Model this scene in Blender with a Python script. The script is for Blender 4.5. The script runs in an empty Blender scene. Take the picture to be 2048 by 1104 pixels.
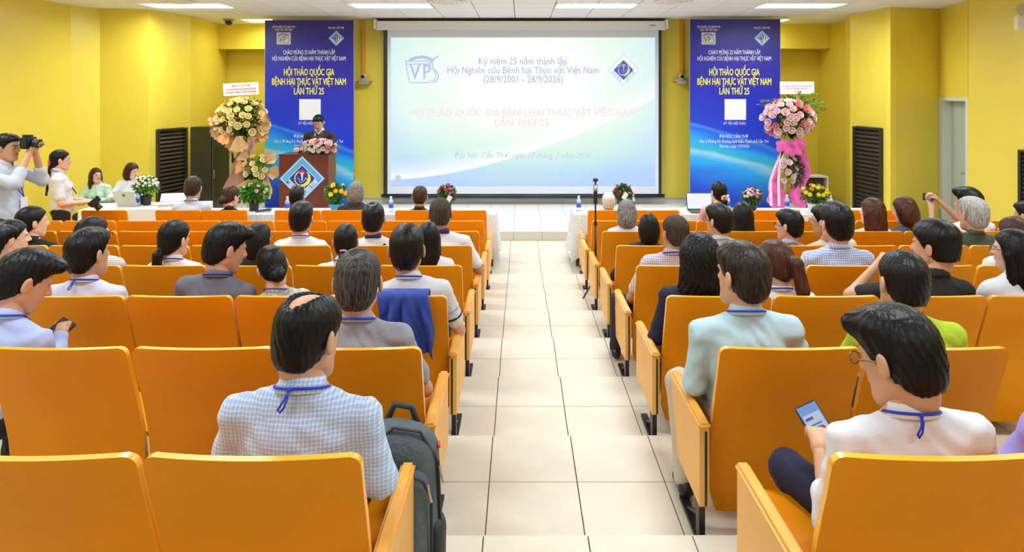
import bpy, bmesh, math, random
import numpy as np
from mathutils import Vector, Matrix, Euler
random.seed(7)
rng = np.random.RandomState(5)
SC = bpy.context.scene
COL = SC.collection
F = 1365.0; CX = 1040.0; CY = 185.0; CAMZ = 2.256
CEIL = 3.66; STAGE = 0.142

# ---------------------------------------------------------------- camera, world, exposure, room lights
cam = bpy.data.cameras.new('camera'); camo = bpy.data.objects.new('camera', cam); COL.objects.link(camo)
cam.sensor_width = 36.0; cam.lens = F / 2048 * 36.0
cam.shift_x = (1024 - CX) / 2048; cam.shift_y = (CY - 552) / 2048
cam.clip_start = 0.05; cam.clip_end = 100
camo.location = (0, 0, CAMZ); camo.rotation_euler = (math.radians(90), 0, 0)
SC.camera = camo
SC.view_settings.view_transform = 'Standard'; SC.view_settings.look = 'None'
SC.view_settings.gamma = 1; SC.view_settings.use_curve_mapping = False
SC.view_settings.exposure = -0.32
wd = bpy.data.worlds.new('world'); SC.world = wd; wd.use_nodes = True
wd.node_tree.nodes['Background'].inputs[0].default_value = (0.9, 0.95, 1.0, 1)
wd.node_tree.nodes['Background'].inputs[1].default_value = 0.4
SC.cycles.max_bounces = 6; SC.cycles.diffuse_bounces = 4; SC.cycles.glossy_bounces = 2
SC.cycles.transparent_max_bounces = 6; SC.cycles.caustics_reflective = False; SC.cycles.caustics_refractive = False
LAMP_X = [-5.63, -2.15, 1.27, 4.70]; LAMP_Y = [11.06, 8.13, 5.2, 2.28, -0.65, -3.4]
def area(name, x, y, z, sx, sy, power, col=(0.90, 0.96, 1.0), rot=(0, 0, 0)):
    l = bpy.data.lights.new(name, 'AREA'); l.shape = 'RECTANGLE'; l.size = sx; l.size_y = sy
    l.energy = power; l.color = col
    o = bpy.data.objects.new(name, l); COL.objects.link(o); o.location = (x, y, z); o.rotation_euler = rot
    return o
POWER = 62
for yy in LAMP_Y:
    for xx in LAMP_X:
        xx = -0.096 + 0.66 * round((xx + 0.096) / 0.66); y2 = 11.04 if yy > 11 else 13.08 - .585 * (round((13.08 - yy) / .585 - .5) + .5)
        area('ceiling_lamp_light', xx, y2, CEIL + 0.014, 1.2, 0.5, 1.2 * POWER * {11.06: 1.45, 8.13: 1.25, 5.2: 1.25, 2.28: 1.05, -0.65: .75, -3.4: .6}[yy])
area('ceiling_lamp_light', -5.046, 13.3725, CEIL + 0.014, 0.6, 0.5, 40)
area('ceiling_lamp_light', 4.854, 13.3725, CEIL + 0.014, 0.6, 0.5, 40)

def PX(px, py, Y):
    return Vector(((px - CX) * Y / F, Y, CAMZ - (py - CY) * Y / F))
def XP(px, Y): return (px - CX) * Y / F
def ZP(py, Y): return CAMZ - (py - CY) * Y / F

# ---------------------------------------------------------------- materials
MATS = {}
def mat(name, col, rough=0.6, metal=0.0, noise=0.0, nscale=8.0, bump=0.0, bscale=60.0, spec=0.5, emit=None, estr=0.0, coat=0.0, sheen=0.0, alpha=1.0, trans=0.0):
    if name in MATS: return MATS[name]
    m = bpy.data.materials.new(name); m.use_nodes = True
    nt = m.node_tree; b = nt.nodes['Principled BSDF']
    c = tuple(col) + (1,) if len(col) == 3 else col
    b.inputs['Base Color'].default_value = c
    b.inputs['Roughness'].default_value = rough; b.inputs['Metallic'].default_value = metal
    b.inputs['Specular IOR Level'].default_value = spec
    b.inputs['Coat Weight'].default_value = coat
    b.inputs['Sheen Weight'].default_value = sheen
    b.inputs['Alpha'].default_value = alpha
    b.inputs['Transmission Weight'].default_value = trans
    if emit:
        b.inputs['Emission Color'].default_value = tuple(emit) + (1,); b.inputs['Emission Strength'].default_value = estr
    tc = None
    if noise or bump:
        tc = nt.nodes.new('ShaderNodeTexCoord')
    if noise:
        n = nt.nodes.new('ShaderNodeTexNoise'); n.inputs['Scale'].default_value = nscale; n.inputs['Detail'].default_value = 4
        nt.links.new(tc.outputs['Object'], n.inputs['Vector'])
        r = nt.nodes.new('ShaderNodeValToRGB')
        r.color_ramp.elements[0].position = 0.3; r.color_ramp.elements[1].position = 0.7
        r.color_ramp.elements[0].color = tuple(max(0, x * (1 - noise)) for x in c[:3]) + (1,)
        r.color_ramp.elements[1].color = tuple(min(1, x * (1 + noise)) for x in c[:3]) + (1,)
        nt.links.new(n.outputs['Fac'], r.inputs['Fac']); nt.links.new(r.outputs['Color'], b.inputs['Base Color'])
    if bump:
        n2 = nt.nodes.new('ShaderNodeTexNoise'); n2.inputs['Scale'].default_value = bscale
        nt.links.new(tc.outputs['Object'], n2.inputs['Vector'])
        bp = nt.nodes.new('ShaderNodeBump'); bp.inputs['Strength'].default_value = bump; bp.inputs['Distance'].default_value = 0.01
        nt.links.new(n2.outputs['Fac'], bp.inputs['Height']); nt.links.new(bp.outputs['Normal'], b.inputs['Normal'])
    MATS[name] = m
    return m

def emat(name, col, strength=1.0):
    if name in MATS: return MATS[name]
    m = bpy.data.materials.new(name); m.use_nodes = True; nt = m.node_tree
    b = nt.nodes['Principled BSDF']
    b.inputs['Base Color'].default_value = (0, 0, 0, 1); b.inputs['Specular IOR Level'].default_value = 0.0
    b.inputs['Emission Color'].default_value = tuple(col) + (1,); b.inputs['Emission Strength'].default_value = strength
    MATS[name] = m
    return m

def check_mat(name, base, line, size, mode='check', line2=None):
    """woven pattern: thin bands along local x and z"""
    if name in MATS: return MATS[name]
    m = mat(name, base, 0.85, sheen=0.2, bump=0.25, bscale=30)
    nt = m.node_tree; b = nt.nodes['Principled BSDF']
    tc = nt.nodes.new('ShaderNodeTexCoord'); sep = nt.nodes.new('ShaderNodeSeparateXYZ')
    nt.links.new(tc.outputs['Object'], sep.inputs[0])
    def band(sock):
        mu = nt.nodes.new('ShaderNodeMath'); mu.operation = 'MULTIPLY'; mu.inputs[1].default_value = 1.0 / size
        nt.links.new(sock, mu.inputs[0])
        fr = nt.nodes.new('ShaderNodeMath'); fr.operation = 'FRACT'; nt.links.new(mu.outputs[0], fr.inputs[0])
        gt = nt.nodes.new('ShaderNodeMath'); gt.operation = 'GREATER_THAN'; gt.inputs[1].default_value = 0.4
        nt.links.new(fr.outputs[0], gt.inputs[0]); return gt.outputs[0]
    bz = band(sep.outputs[2])
    if mode == 'check':
        bx_ = band(sep.outputs[0])
        ad = nt.nodes.new('ShaderNodeMath'); ad.operation = 'ADD'; nt.links.new(bx_, ad.inputs[0]); nt.links.new(bz, ad.inputs[1])
        hf = nt.nodes.new('ShaderNodeMath'); hf.operation = 'MULTIPLY'; hf.inputs[1].default_value = 0.4
        nt.links.new(ad.outputs[0], hf.inputs[0]); fac = hf.outputs[0]
    else: fac = bz
    mx = nt.nodes.new('ShaderNodeMix'); mx.data_type = 'RGBA'
    mx.inputs[6].default_value = tuple(base) + (1,); mx.inputs[7].default_value = tuple(line) + (1,)
    nt.links.new(fac, mx.inputs[0]); nt.links.new(mx.outputs[2], b.inputs['Base Color'])
    return m

def grad_mat(name, stops, axis=2, lo=0.0, hi=1.0, rough=0.5, wave=False):
    """flat print: colour ramp along a local axis (object coordinates)"""
    m = bpy.data.materials.new(name); m.use_nodes = True; nt = m.node_tree; b = nt.nodes['Principled BSDF']
    b.inputs['Roughness'].default_value = rough
    tc = nt.nodes.new('ShaderNodeTexCoord'); sep = nt.nodes.new('ShaderNodeSeparateXYZ')
    nt.links.new(tc.outputs['Object'], sep.inputs[0])
    mr = nt.nodes.new('ShaderNodeMapRange'); mr.inputs[1].default_value = lo; mr.inputs[2].default_value = hi
    if wave:
        n = nt.nodes.new('ShaderNodeTexNoise'); n.inputs['Scale'].default_value = 0.9; n.inputs['Detail'].default_value = 2
        mp = nt.nodes.new('ShaderNodeMapping'); mp.inputs['Scale'].default_value = (0.8, 1, 2.2)
        nt.links.new(tc.outputs['Object'], mp.inputs[0]); nt.links.new(mp.outputs[0], n.inputs['Vector'])
        a1 = nt.nodes.new('ShaderNodeMath'); a1.operation = 'MULTIPLY_ADD'; a1.inputs[1].default_value = 0.28
        nt.links.new(sep.outputs[0], a1.inputs[0]); nt.links.new(sep.outputs[axis], a1.inputs[2])
        a2 = nt.nodes.new('ShaderNodeMath'); a2.operation = 'MULTIPLY_ADD'; a2.inputs[1].default_value = 0.35
        nt.links.new(n.outputs['Fac'], a2.inputs[0]); nt.links.new(a1.outputs[0], a2.inputs[2])
        nt.links.new(a2.outputs[0], mr.inputs[0])
    else: nt.links.new(sep.outputs[axis], mr.inputs[0])
    r = nt.nodes.new('ShaderNodeValToRGB'); e = r.color_ramp.elements
    e[0].position = stops[0][0]; e[0].color = tuple(stops[0][1]) + (1,)
    e[1].position = stops[-1][0]; e[1].color = tuple(stops[-1][1]) + (1,)
    for p, c in stops[1:-1]:
        k = e.new(p); k.color = tuple(c) + (1,)
    nt.links.new(mr.outputs[0], r.inputs['Fac']); nt.links.new(r.outputs['Color'], b.inputs['Base Color'])
    MATS[name] = m
    return m

# ---------------------------------------------------------------- mesh helpers
def mesh_np(name, V, Fc, smooth=True):
    """V (n,3); Fc (m,4) quads or (m,3) tris"""
    me = bpy.data.meshes.new(name)
    V = np.asarray(V, np.float32); Fc = np.asarray(Fc, np.int32)
    k = Fc.shape[1]
    me.vertices.add(len(V)); me.vertices.foreach_set('co', V.ravel())
    me.loops.add(Fc.size); me.loops.foreach_set('vertex_index', Fc.ravel())
    me.polygons.add(len(Fc)); me.polygons.foreach_set('loop_start', np.arange(len(Fc), dtype=np.int32) * k)
    me.polygons.foreach_set('use_smooth', np.full(len(Fc), smooth, dtype=bool))
    me.update(calc_edges=True); me.validate()
    return me
def link(name, data, m=None, parent=None, loc=None, rot=None, scale=None):
    o = bpy.data.objects.new(name, data); COL.objects.link(o)
    if m is not None and data is not None and hasattr(data, 'materials'):
        if len(data.materials) == 0: data.materials.append(m)
        elif data.materials[0] != m:
            o.material_slots[0].link = 'OBJECT'; o.material_slots[0].material = m
    if parent is not None: o.parent = parent
    if loc is not None: o.location = loc
    if rot is not None: o.rotation_euler = rot
    if scale is not None: o.scale = scale
    return o
def tag(o, label=None, cat=None, group=None, kind=None):
    if label: o['label'] = label
    if cat: o['category'] = cat
    if group: o['group'] = group
    if kind: o['kind'] = kind
    return o
def thing(name, label, cat, loc=(0, 0, 0), rz=0.0, group=None):
    o = bpy.data.objects.new(name, None); COL.objects.link(o); o.empty_display_size = 0.1
    o.location = loc; o.rotation_euler = (0, 0, rz)
    return tag(o, label, cat, group)

class MB:
    def __init__(s): s.v = []; s.f = []; s.smooth = False; s.mi = []; s.cur = 0
    def _add(s, vs, fs):
        n = len(s.v); s.v += [tuple(p) for p in vs]; s.f += [tuple(i + n for i in f) for f in fs]; s.mi += [s.cur] * len(fs); return s
    def box(s, x0, x1, y0, y1, z0, z1, M=None):
        vs = [Vector(p) for p in ((x0, y0, z0), (x1, y0, z0), (x1, y1, z0), (x0, y1, z0), (x0, y0, z1), (x1, y0, z1), (x1, y1, z1), (x0, y1, z1))]
        if M is not None: vs = [M @ p for p in vs]
        return s._add(vs, [(0, 3, 2, 1), (4, 5, 6, 7), (0, 1, 5, 4), (1, 2, 6, 5), (2, 3, 7, 6), (3, 0, 4, 7)])
    def tube(s, pts, r, n=8, closed=False, cap=True, flat=1.0):
        pts = [Vector(p) for p in pts]; rs = r if isinstance(r, (list, tuple)) else [r] * len(pts)
        rings = []; m = len(pts); up = None
        for i, p in enumerate(pts):
            if closed: t = pts[(i + 1) % m] - pts[i - 1]
            else: t = pts[min(i + 1, m - 1)] - pts[max(i - 1, 0)]
            t = t.normalized() if t.length > 1e-9 else Vector((0, 0, 1))
            if up is None:
                up = Vector((0, 0, 1)) if abs(t.z) < 0.9 else Vector((0, 1, 0))
            a = t.cross(up)
            if a.length < 1e-5: a = t.cross(Vector((1, 0, 0)))
            a.normalize(); b = a.cross(t).normalized(); up = b
            rings.append([p + (a * math.cos(2 * math.pi * k / n) * flat + b * math.sin(2 * math.pi * k / n)) * rs[i] for k in range(n)])
        vs = [q for R_ in rings for q in R_]; fs = []
        for i in range(m if closed else m - 1):
            j = (i + 1) % m
            for k in range(n):
                k2 = (k + 1) % n; fs.append((i * n + k, j * n + k, j * n + k2, i * n + k2))
        if cap and not closed:
            fs.append(tuple(range(n))); fs.append(tuple(reversed([(m - 1) * n + k for k in range(n)])))
        return s._add(vs, fs)
    def lathe(s, prof, n=16, M=None, sx=1, sy=1):
        vs = []; fs = []
        for r, z in prof:
            for k in range(n):
                a = 2 * math.pi * k / n; p = Vector((r * math.cos(a) * sx, r * math.sin(a) * sy, z)); vs.append(M @ p if M is not None else p)
        for i in range(len(prof) - 1):
            for k in range(n):
                k2 = (k + 1) % n; fs.append((i * n + k, i * n + k2, (i + 1) * n + k2, (i + 1) * n + k))
        if prof[0][0] > 1e-4: fs.append(tuple(reversed(range(n))))
        if prof[-1][0] > 1e-4: fs.append(tuple((len(prof) - 1) * n + k for k in range(n)))
        return s._add(vs, fs)
    def prism(s, poly, y0, y1, M=None):
        """polygon in xz (counterclockwise seen from -y), extruded y0 (front) .. y1 (back)"""
        n = len(poly); vs = [Vector((x, y0, z)) for x, z in poly] + [Vector((x, y1, z)) for x, z in poly]
        if M is not None: vs = [M @ p for p in vs]
        fs = [tuple(range(n)), tuple(reversed(range(n, 2 * n)))]
        for i in range(n): j = (i + 1) % n; fs.append((i, i + n, j + n, j))
        return s._add(vs, fs)
    def ball(s, c, r, nu=10, nv=7, M=None):
        rx, ry, rz = r if isinstance(r, (tuple, list)) else (r, r, r)
        vs = []; fs = []
        for i in range(nv + 1):
            th = math.pi * i / nv
            for k in range(nu):
                a = 2 * math.pi * k / nu
                p = Vector((c[0] + rx * math.sin(th) * math.cos(a), c[1] + ry * math.sin(th) * math.sin(a), c[2] + rz * math.cos(th)))
                vs.append(M @ p if M is not None else p)
        for i in range(nv):
            for k in range(nu):
                k2 = (k + 1) % nu; fs.append((i * nu + k, (i + 1) * nu + k, (i + 1) * nu + k2, i * nu + k2))
        return s._add(vs, fs)
    def mesh(s, name, mats=None, smooth=False, weld=True):
        me = bpy.data.meshes.new(name); me.from_pydata(s.v, [], s.f)
        for m in (mats or []): me.materials.append(m)
        if mats and len(mats) > 1: me.polygons.foreach_set('material_index', s.mi)
        if weld:
            bm = bmesh.new(); bm.from_mesh(me); bmesh.ops.remove_doubles(bm, verts=bm.verts, dist=1e-6)
            bm.to_mesh(me); bm.free()
        if smooth: me.polygons.foreach_set('use_smooth', [True] * len(me.polygons))
        me.update(); return me
    def obj(s, name, m=None, parent=None, smooth=False, loc=None, rot=None, bevel=0.0, scale=None):
        mats = m if isinstance(m, (list, tuple)) else ([m] if m else None)
        me = s.mesh(name, mats, smooth)
        if bevel:
            bm = bmesh.new(); bm.from_mesh(me)
            bmesh.ops.bevel(bm, geom=[e for e in bm.edges if len(e.link_faces) == 2 and e.calc_face_angle(0) > 0.6], offset=bevel, segments=2, affect='EDGES', clamp_overlap=True)
            bm.to_mesh(me); bm.free()
        return link(name, me, None, parent, loc, rot, scale)

def rbox(name, x0, x1, y0, y1, z0, z1, m, parent=None, bevel=0.004, loc=None, rot=None):
    return MB().box(x0, x1, y0, y1, z0, z1).obj(name, m, parent, bevel=bevel, loc=loc, rot=rot)

# ---------------------------------------------------------------- implicit surfaces (bodies, hair, clothes) as one continuous mesh
class SDF:
    def __init__(s, lo, hi, h):
        s.lo = np.array(lo, np.float32); s.h = h
        s.n = np.ceil((np.array(hi) - np.array(lo)) / h).astype(int) + 1
        s.V = np.full(s.n, 0.2, np.float32)
        s.ax = [s.lo[i] + h * np.arange(s.n[i], dtype=np.float32) for i in range(3)]
    def block(s, lo, hi):
        sl = []
        for i in range(3):
            a = int(max(0, math.floor((lo[i] - s.lo[i]) / s.h))); b = int(min(s.n[i], math.ceil((hi[i] - s.lo[i]) / s.h) + 1))
            if b <= a: return None, None
            sl.append(slice(a, b))
        P = np.meshgrid(s.ax[0][sl[0]], s.ax[1][sl[1]], s.ax[2][sl[2]], indexing='ij', sparse=True)
        return tuple(sl), P
    def comb(s, sl, d, k, op):
        v = s.V[sl]
        if op == 'sub': d = -d
        if op == 'add':
            hh = np.clip(0.5 + 0.5 * (v - d) / k, 0, 1); s.V[sl] = v * (1 - hh) + d * hh - k * hh * (1 - hh)
        else:
            hh = np.clip(0.5 - 0.5 * (v - d) / k, 0, 1); s.V[sl] = v * (1 - hh) + d * hh + k * hh * (1 - hh)
    def cap(s, a, b, ra, rb=None, k=0.02, op='add', sq=None):
        rb = ra if rb is None else rb
        a = np.array(a, float); b = np.array(b, float); R = max(ra, rb) * (1 if sq is None else max(1, *sq)) + k + 2 * s.h
        sl, P = s.block(np.minimum(a, b) - R, np.maximum(a, b) + R)
        if sl is None: return s
        q = np.ones(3) if sq is None else np.array(sq)
        ba = (b - a) / q; L = max(1e-9, float(ba @ ba))
        pa = [(P[i] - a[i]) / q[i] for i in range(3)]
        t = np.clip((pa[0] * ba[0] + pa[1] * ba[1] + pa[2] * ba[2]) / L, 0, 1)
        d = np.sqrt(sum((pa[i] - t * ba[i]) ** 2 for i in range(3))) - (ra + t * (rb - ra))
        s.comb(sl, (d * float(q.min())).astype(np.float32), k, op); return s
    def ell(s, c, r, k=0.02, op='add', R=None):
        c = np.array(c, float); r = np.array(r, float); m = r.max() + k + 2 * s.h
        sl, P = s.block(c - m, c + m)
        if sl is None: return s
        p = [P[i] - c[i] for i in range(3)]
        if R is not None:
            R = np.array(R)
            p = [R[0, i] * p[0] + R[1, i] * p[1] + R[2, i] * p[2] for i in range(3)]
        k0 = np.sqrt(sum((p[i] / r[i]) ** 2 for i in range(3))) + 1e-6
        k1 = np.sqrt(sum((p[i] / r[i] ** 2) ** 2 for i in range(3))) + 1e-6
        s.comb(sl, (k0 * (k0 - 1) / k1).astype(np.float32), k, op); return s
    def full(s): return np.meshgrid(*s.ax, indexing='ij', sparse=True)
    def nets(s):
        V = s.V; S = V < 0
        c8 = [S[i:V.shape[0] - 1 + i, j:V.shape[1] - 1 + j, k:V.shape[2] - 1 + k] for i in (0, 1) for j in (0, 1) for k in (0, 1)]
        cnt = sum(x.astype(np.int8) for x in c8); idx = np.argwhere((cnt > 0) & (cnt < 8))
        if len(idx) == 0: return np.zeros((0, 3)), np.zeros((0, 4), int)
        off = np.array([(i, j, k) for i in (0, 1) for j in (0, 1) for k in (0, 1)])
        vals = np.stack([V[idx[:, 0] + o[0], idx[:, 1] + o[1], idx[:, 2] + o[2]] for o in off], 1)
        pos = np.zeros((len(idx), 3)); num = np.zeros(len(idx))
        for a in range(8):
            for b in range(a + 1, 8):
                if np.abs(off[a] - off[b]).sum() != 1: continue
                cr = (vals[:, a] < 0) != (vals[:, b] < 0)
                t = np.where(cr, vals[:, a] / np.where(cr, vals[:, a] - vals[:, b], 1), 0)
                pos += cr[:, None] * (off[a] + t[:, None] * (off[b] - off[a])); num += cr
        P = (idx + pos / num[:, None]) * s.h + s.lo
        N = np.full(np.array(V.shape) - 1, -1, np.int32); N[idx[:, 0], idx[:, 1], idx[:, 2]] = np.arange(len(idx))
        Fs = []
        for ax in range(3):
            u, w = [(1, 2), (2, 0), (0, 1)][ax]
            A = np.take(S, range(0, V.shape[ax] - 1), axis=ax); B = np.take(S, range(1, V.shape[ax]), axis=ax)
            e = np.argwhere(A != B)
            e = e[(e[:, u] > 0) & (e[:, w] > 0) & (e[:, u] < V.shape[u] - 1) & (e[:, w] < V.shape[w] - 1)]
            if len(e) == 0: continue
            def g(du, dw):
                q = e.copy(); q[:, u] += du; q[:, w] += dw; return N[q[:, 0], q[:, 1], q[:, 2]]
            Q = np.stack([g(-1, -1), g(0, -1), g(0, 0), g(-1, 0)], 1)
            ins = A[e[:, 0], e[:, 1], e[:, 2]]
            Q[~ins] = Q[~ins][:, ::-1]
            Fs.append(Q[(Q >= 0).all(1)])
        return P, np.concatenate(Fs)

def merge(parts):
    Vs = []; Fs = []; n = 0
    for V, Fc in parts:
        Vs.append(V); Fs.append(Fc + n); n += len(V)
    return np.concatenate(Vs), np.concatenate(Fs)
def xf(VF, M):
    M = np.array(M); V = VF[0] @ M[:3, :3].T + M[:3, 3]; Fc = VF[1]
    if np.linalg.det(M[:3, :3]) < 0: Fc = Fc[:, ::-1]
    return V, Fc

_txt = {}
def text_mesh(s, size=1.0, bold=0.0, cond=1.0, align='CENTER', shear=0.0):
    key = (s, size, bold, cond, align, shear)
    if key in _txt: return _txt[key]
    cu = bpy.data.curves.new('text', 'FONT'); cu.body = s; cu.size = size; cu.align_x = align; cu.align_y = 'CENTER'
    cu.resolution_u = 2; cu.extrude = 0.0008; cu.shear = shear
    o = bpy.data.objects.new('text', cu); COL.objects.link(o)
    dg = bpy.context.evaluated_depsgraph_get(); me = bpy.data.meshes.new_from_object(o.evaluated_get(dg))
    bpy.data.objects.remove(o); bpy.data.curves.remove(cu)
    me.name = 'lettering'
    co = np.zeros(len(me.vertices) * 3, np.float32); me.vertices.foreach_get('co', co); co = co.reshape(-1, 3)
    co[:, 0] *= cond
    if len(co): me.vertices.foreach_set('co', co.ravel())
    if bold > 0:                                # heavier strokes: the outline doubled a hair to each side
        vs = [tuple(v.co) for v in me.vertices]; fs = [tuple(p.vertices) for p in me.polygons]; V2 = []; F2 = []
        for k_, (dx, dz) in enumerate(((-bold, 0), (bold, 0), (0, bold * .6), (0, -bold * .6))):
            V2 += [(x + dx * size, y + dz * size, z + k_ * 2e-5) for x, y, z in vs]; F2 += [tuple(i + k_ * len(vs) for i in f) for f in fs]
        me = bpy.data.meshes.new('lettering'); me.from_pydata(V2, [], F2); me.update()
    me.materials.clear(); _txt[key] = me
    return me
def text_w(me):
    xs = [v.co.x for v in me.vertices]; return (max(xs) - min(xs)) if xs else 0
def put_text(s, m, loc, parent, height, width=None, bold=0.01, roll=0.0, rz=0.0, shear=0.0, cond=0.75, align='CENTER'):
    """upright text facing -y; loc in parent space"""
    me = text_mesh(s, 1.0, bold, 1.0, align, shear)
    w = text_w(me) or 1
    sx = (width / w) if width else height * cond
    return link('lettering', me, m, parent, loc=loc, rot=(math.radians(90), roll, rz), scale=(sx, height, 1))
# ================================================================ SETTING
YEL = mat('yellow_wall_paint', (0.80, 0.64, 0.065), 0.36, spec=.7, noise=0.03, nscale=1.5, bump=0.04, bscale=120)
TILE = mat('cream_floor_tile', (0.66, 0.61, 0.50), 0.42, noise=0.05, nscale=5, spec=.35)
TILEW = mat('white_stage_tile', (0.80, 0.80, 0.82), 0.35, noise=0.02, nscale=3)
GROUT = mat('grey_grout', (0.28, 0.25, 0.20), 0.8)
STEPM = mat('cream_step', (0.60, 0.56, 0.46), 0.35)
CEILM = mat('white_ceiling_tile', (0.80, 0.80, 0.80), 0.8, noise=0.02, nscale=30, bump=0.05, bscale=200)
TBAR = mat('ceiling_grid', (0.52, 0.52, 0.52), 0.5)
WHITE = mat('white_plastic', (0.8, 0.8, 0.78), 0.4)
BLACK = mat('black_metal', (0.012, 0.012, 0.014), 0.4)
BLACKR = mat('black_rubber', (0.02, 0.02, 0.022), 0.7)

def edgeY(k): return 2.654 + 0.925 * k
def level(n): return 0.533 - 0.076 * n      # floor height under row n (row 0 nearest), row 7 -> 0
def rowY(n): return 1.70 + 0.925 * n

floor = link('floor', None); bpy.data.objects.remove(floor)
fm = MB(); fm.box(-8.2, 8.2, -5.0, 16.0, -0.2, -0.012)
for k in range(-3, 7):                       # levels -2..6; level n spans edgeY(n-1)..edgeY(n)
    n = k + 1
    if n > 6: continue
    y0 = edgeY(n - 1) if n > -2 else -5.0
    fm.box(-8.2, 8.2, y0, edgeY(n), -0.2, level(n) - 0.012)
floor = fm.obj('floor', GROUT); tag(floor, kind='structure')
TX = [-0.142 + 0.406 * k for k in range(-3, 6)]
def tile_mesh(w, d, t, m, bev=0.0015):
    return rbox_mesh('tile', w, d, t, m, bev)
_tm = {}
def rbox_mesh(nm, w, d, t, m, bev):
    key = (nm, round(w, 3), round(d, 3), round(t, 3), m.name)
    if key not in _tm:
        me = MB().box(0, w, 0, d, -t, 0).mesh(nm, [m])
        bm = bmesh.new(); bm.from_mesh(me)
        top = [e for e in bm.edges if all(v.co.z > -1e-6 for v in e.verts)]
        bmesh.ops.bevel(bm, geom=top, offset=bev, segments=1, affect='EDGES'); bm.to_mesh(me); bm.free()
        _tm[key] = me
    return _tm[key]
def tile(x0, x1, y0, y1, z, m, g=0.0025, parent=None):
    return link('tile', rbox_mesh('tile', x1 - x0 - 2 * g, y1 - y0 - 2 * g, 0.012, m, 0.001), None, parent or floor, loc=(x0 + g, y0 + g, z))
strip = MB()
for n in range(-1, 8):
    ya = edgeY(n - 1) if n < 7 else edgeY(6); yb = edgeY(n) if n < 7 else 10.40
    ys = [ya, ya + 0.50, yb] if n < 7 else [ya + 0.44 * j for j in range(5)] + [yb]
    z = level(n) if n < 7 else 0.0
    for a, b in zip(ys[:-1], ys[1:]):
        for x0, x1 in zip(TX[:-1], TX[1:]):
            tile(x0, x1, a, b, z, TILE)
        # tiles under the seats, too hidden to pick apart: joined
        for sgn in (-1, 1):
            x = TX[0] if sgn < 0 else TX[-1]
            while abs(x) < 7.2:
                x2 = x + 0.406 * sgn
                strip.box(min(x, x2) + 0.0025, max(x, x2) - 0.0025, a + 0.0025, b - 0.0025, z - 0.012, z); x = x2
o = strip.obj('tile', TILE, floor); o.name = 'tile_field'; tag(o, kind='stuff')
# risers of the steps (face the stage)
for n in range(-1, 7):
    tag(MB().box(-7.2, 7.2, edgeY(n) - 0.001, edgeY(n) + 0.006, level(n) - 0.076, level(n) - 0.002).obj('step_riser', STEPM, floor))
# stage
sx0, sx1, sy0 = -6.3, 6.3, 10.40
st = MB().box(sx0, sx1, sy0 + 0.012, 15.2, -0.19, STAGE - 0.012).obj('trim_1', GROUT); tag(st, kind='structure')
sxs = [-1.76 + 0.4475 * k for k in range(0, 10)]
off = (1027 - CX) * 10.4 / F
sxs = [off + 0.44 * k for k in range(-4, 6)]
sys_ = [sy0 + 0.445 * k for k in range(0, 7)]
stt = MB()
for a, b in zip(sys_[:-1], sys_[1:]):
    for x0, x1 in zip(sxs[:-1], sxs[1:]): tile(x0, x1, a, b, STAGE, TILEW, parent=st)
for sgn in (-1, 1):
    x = sxs[0] if sgn < 0 else sxs[-1]
    while sx0 + .44 < x < sx1 - .44 or x in (sxs[0], sxs[-1]):
        x2 = x + 0.44 * sgn
        for a, b in zip(sys_[:-1], sys_[1:]): stt.box(min(x, x2) + .0025, max(x, x2) - .0025, a + .0025, b - .0025, STAGE - .012, STAGE)
        x = x2
tag(stt.obj('tile_field', TILEW, st), kind='stuff')
x = off - 0.44 * 13
while x < sx1 - 0.44:
    if x > sx0: MB().box(x + 0.002, x + 0.438, sy0, sy0 + 0.012, 0.0, STAGE - 0.013).obj('riser_tile', STEPM, st)
    x += 0.44

# ceiling: slab with lay-in tiles near the stage, plain grid above the seats
ceil = MB().box(-8.2, 8.2, -5, 16.0, CEIL + 0.10, CEIL + 0.2).obj('ceiling', TBAR); tag(ceil, kind='structure')
cx = [-0.096 + 0.66 * k for k in range(-12, 13)]
cy = [13.08 - 0.585 * k for k in range(6, -4, -1)]
cs = []
def is_lamp(xc, yc):
    return abs(yc - 11.04) < 0.2 and any(abs(xc - lx) < 0.66 for lx in LAMPC)
LAMPC = []
for lx in LAMP_X:                              # snap each lamp to two tile bays
    i = round((lx + 0.096) / 0.66); LAMPC.append(-0.096 + 0.66 * i)
ct = MB().box(0.006, 0.654, 0.006, 0.579, 0, 0.018).mesh('ceiling_tile', [CEILM])
stuffc = MB(); y = cy[0]
while y > -4.6:
    y -= 0.585
    for x0 in cx[:-1]:
        xc = x0 + .33
        if any(abs(xc - lx) < 0.6 for lx in LAMPC) and any(abs(y + .29 - ly) < 0.3 for ly in LAMP_Y[1:]): continue
        stuffc.box(x0 + .006, x0 + .654, y + .006, y + .579, CEIL, CEIL + .018)
tag(stuffc.obj('ceiling_tile_field', CEILM, ceil), kind='stuff')
for y0 in cy[:-1]:
    for x0 in cx[:-1]:
        xc, yc = x0 + 0.33, y0 + 0.2925
        if is_lamp(xc, yc): continue
        if yc > 13.0 and abs(xc) < 4.7: continue
        if abs(yc - 13.3725) < .1 and (abs(xc + 5.046) < .1 or abs(xc - 4.854) < .1): continue
        link('ceiling_tile', ct, None, ceil, loc=(x0, y0, CEIL))
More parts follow.
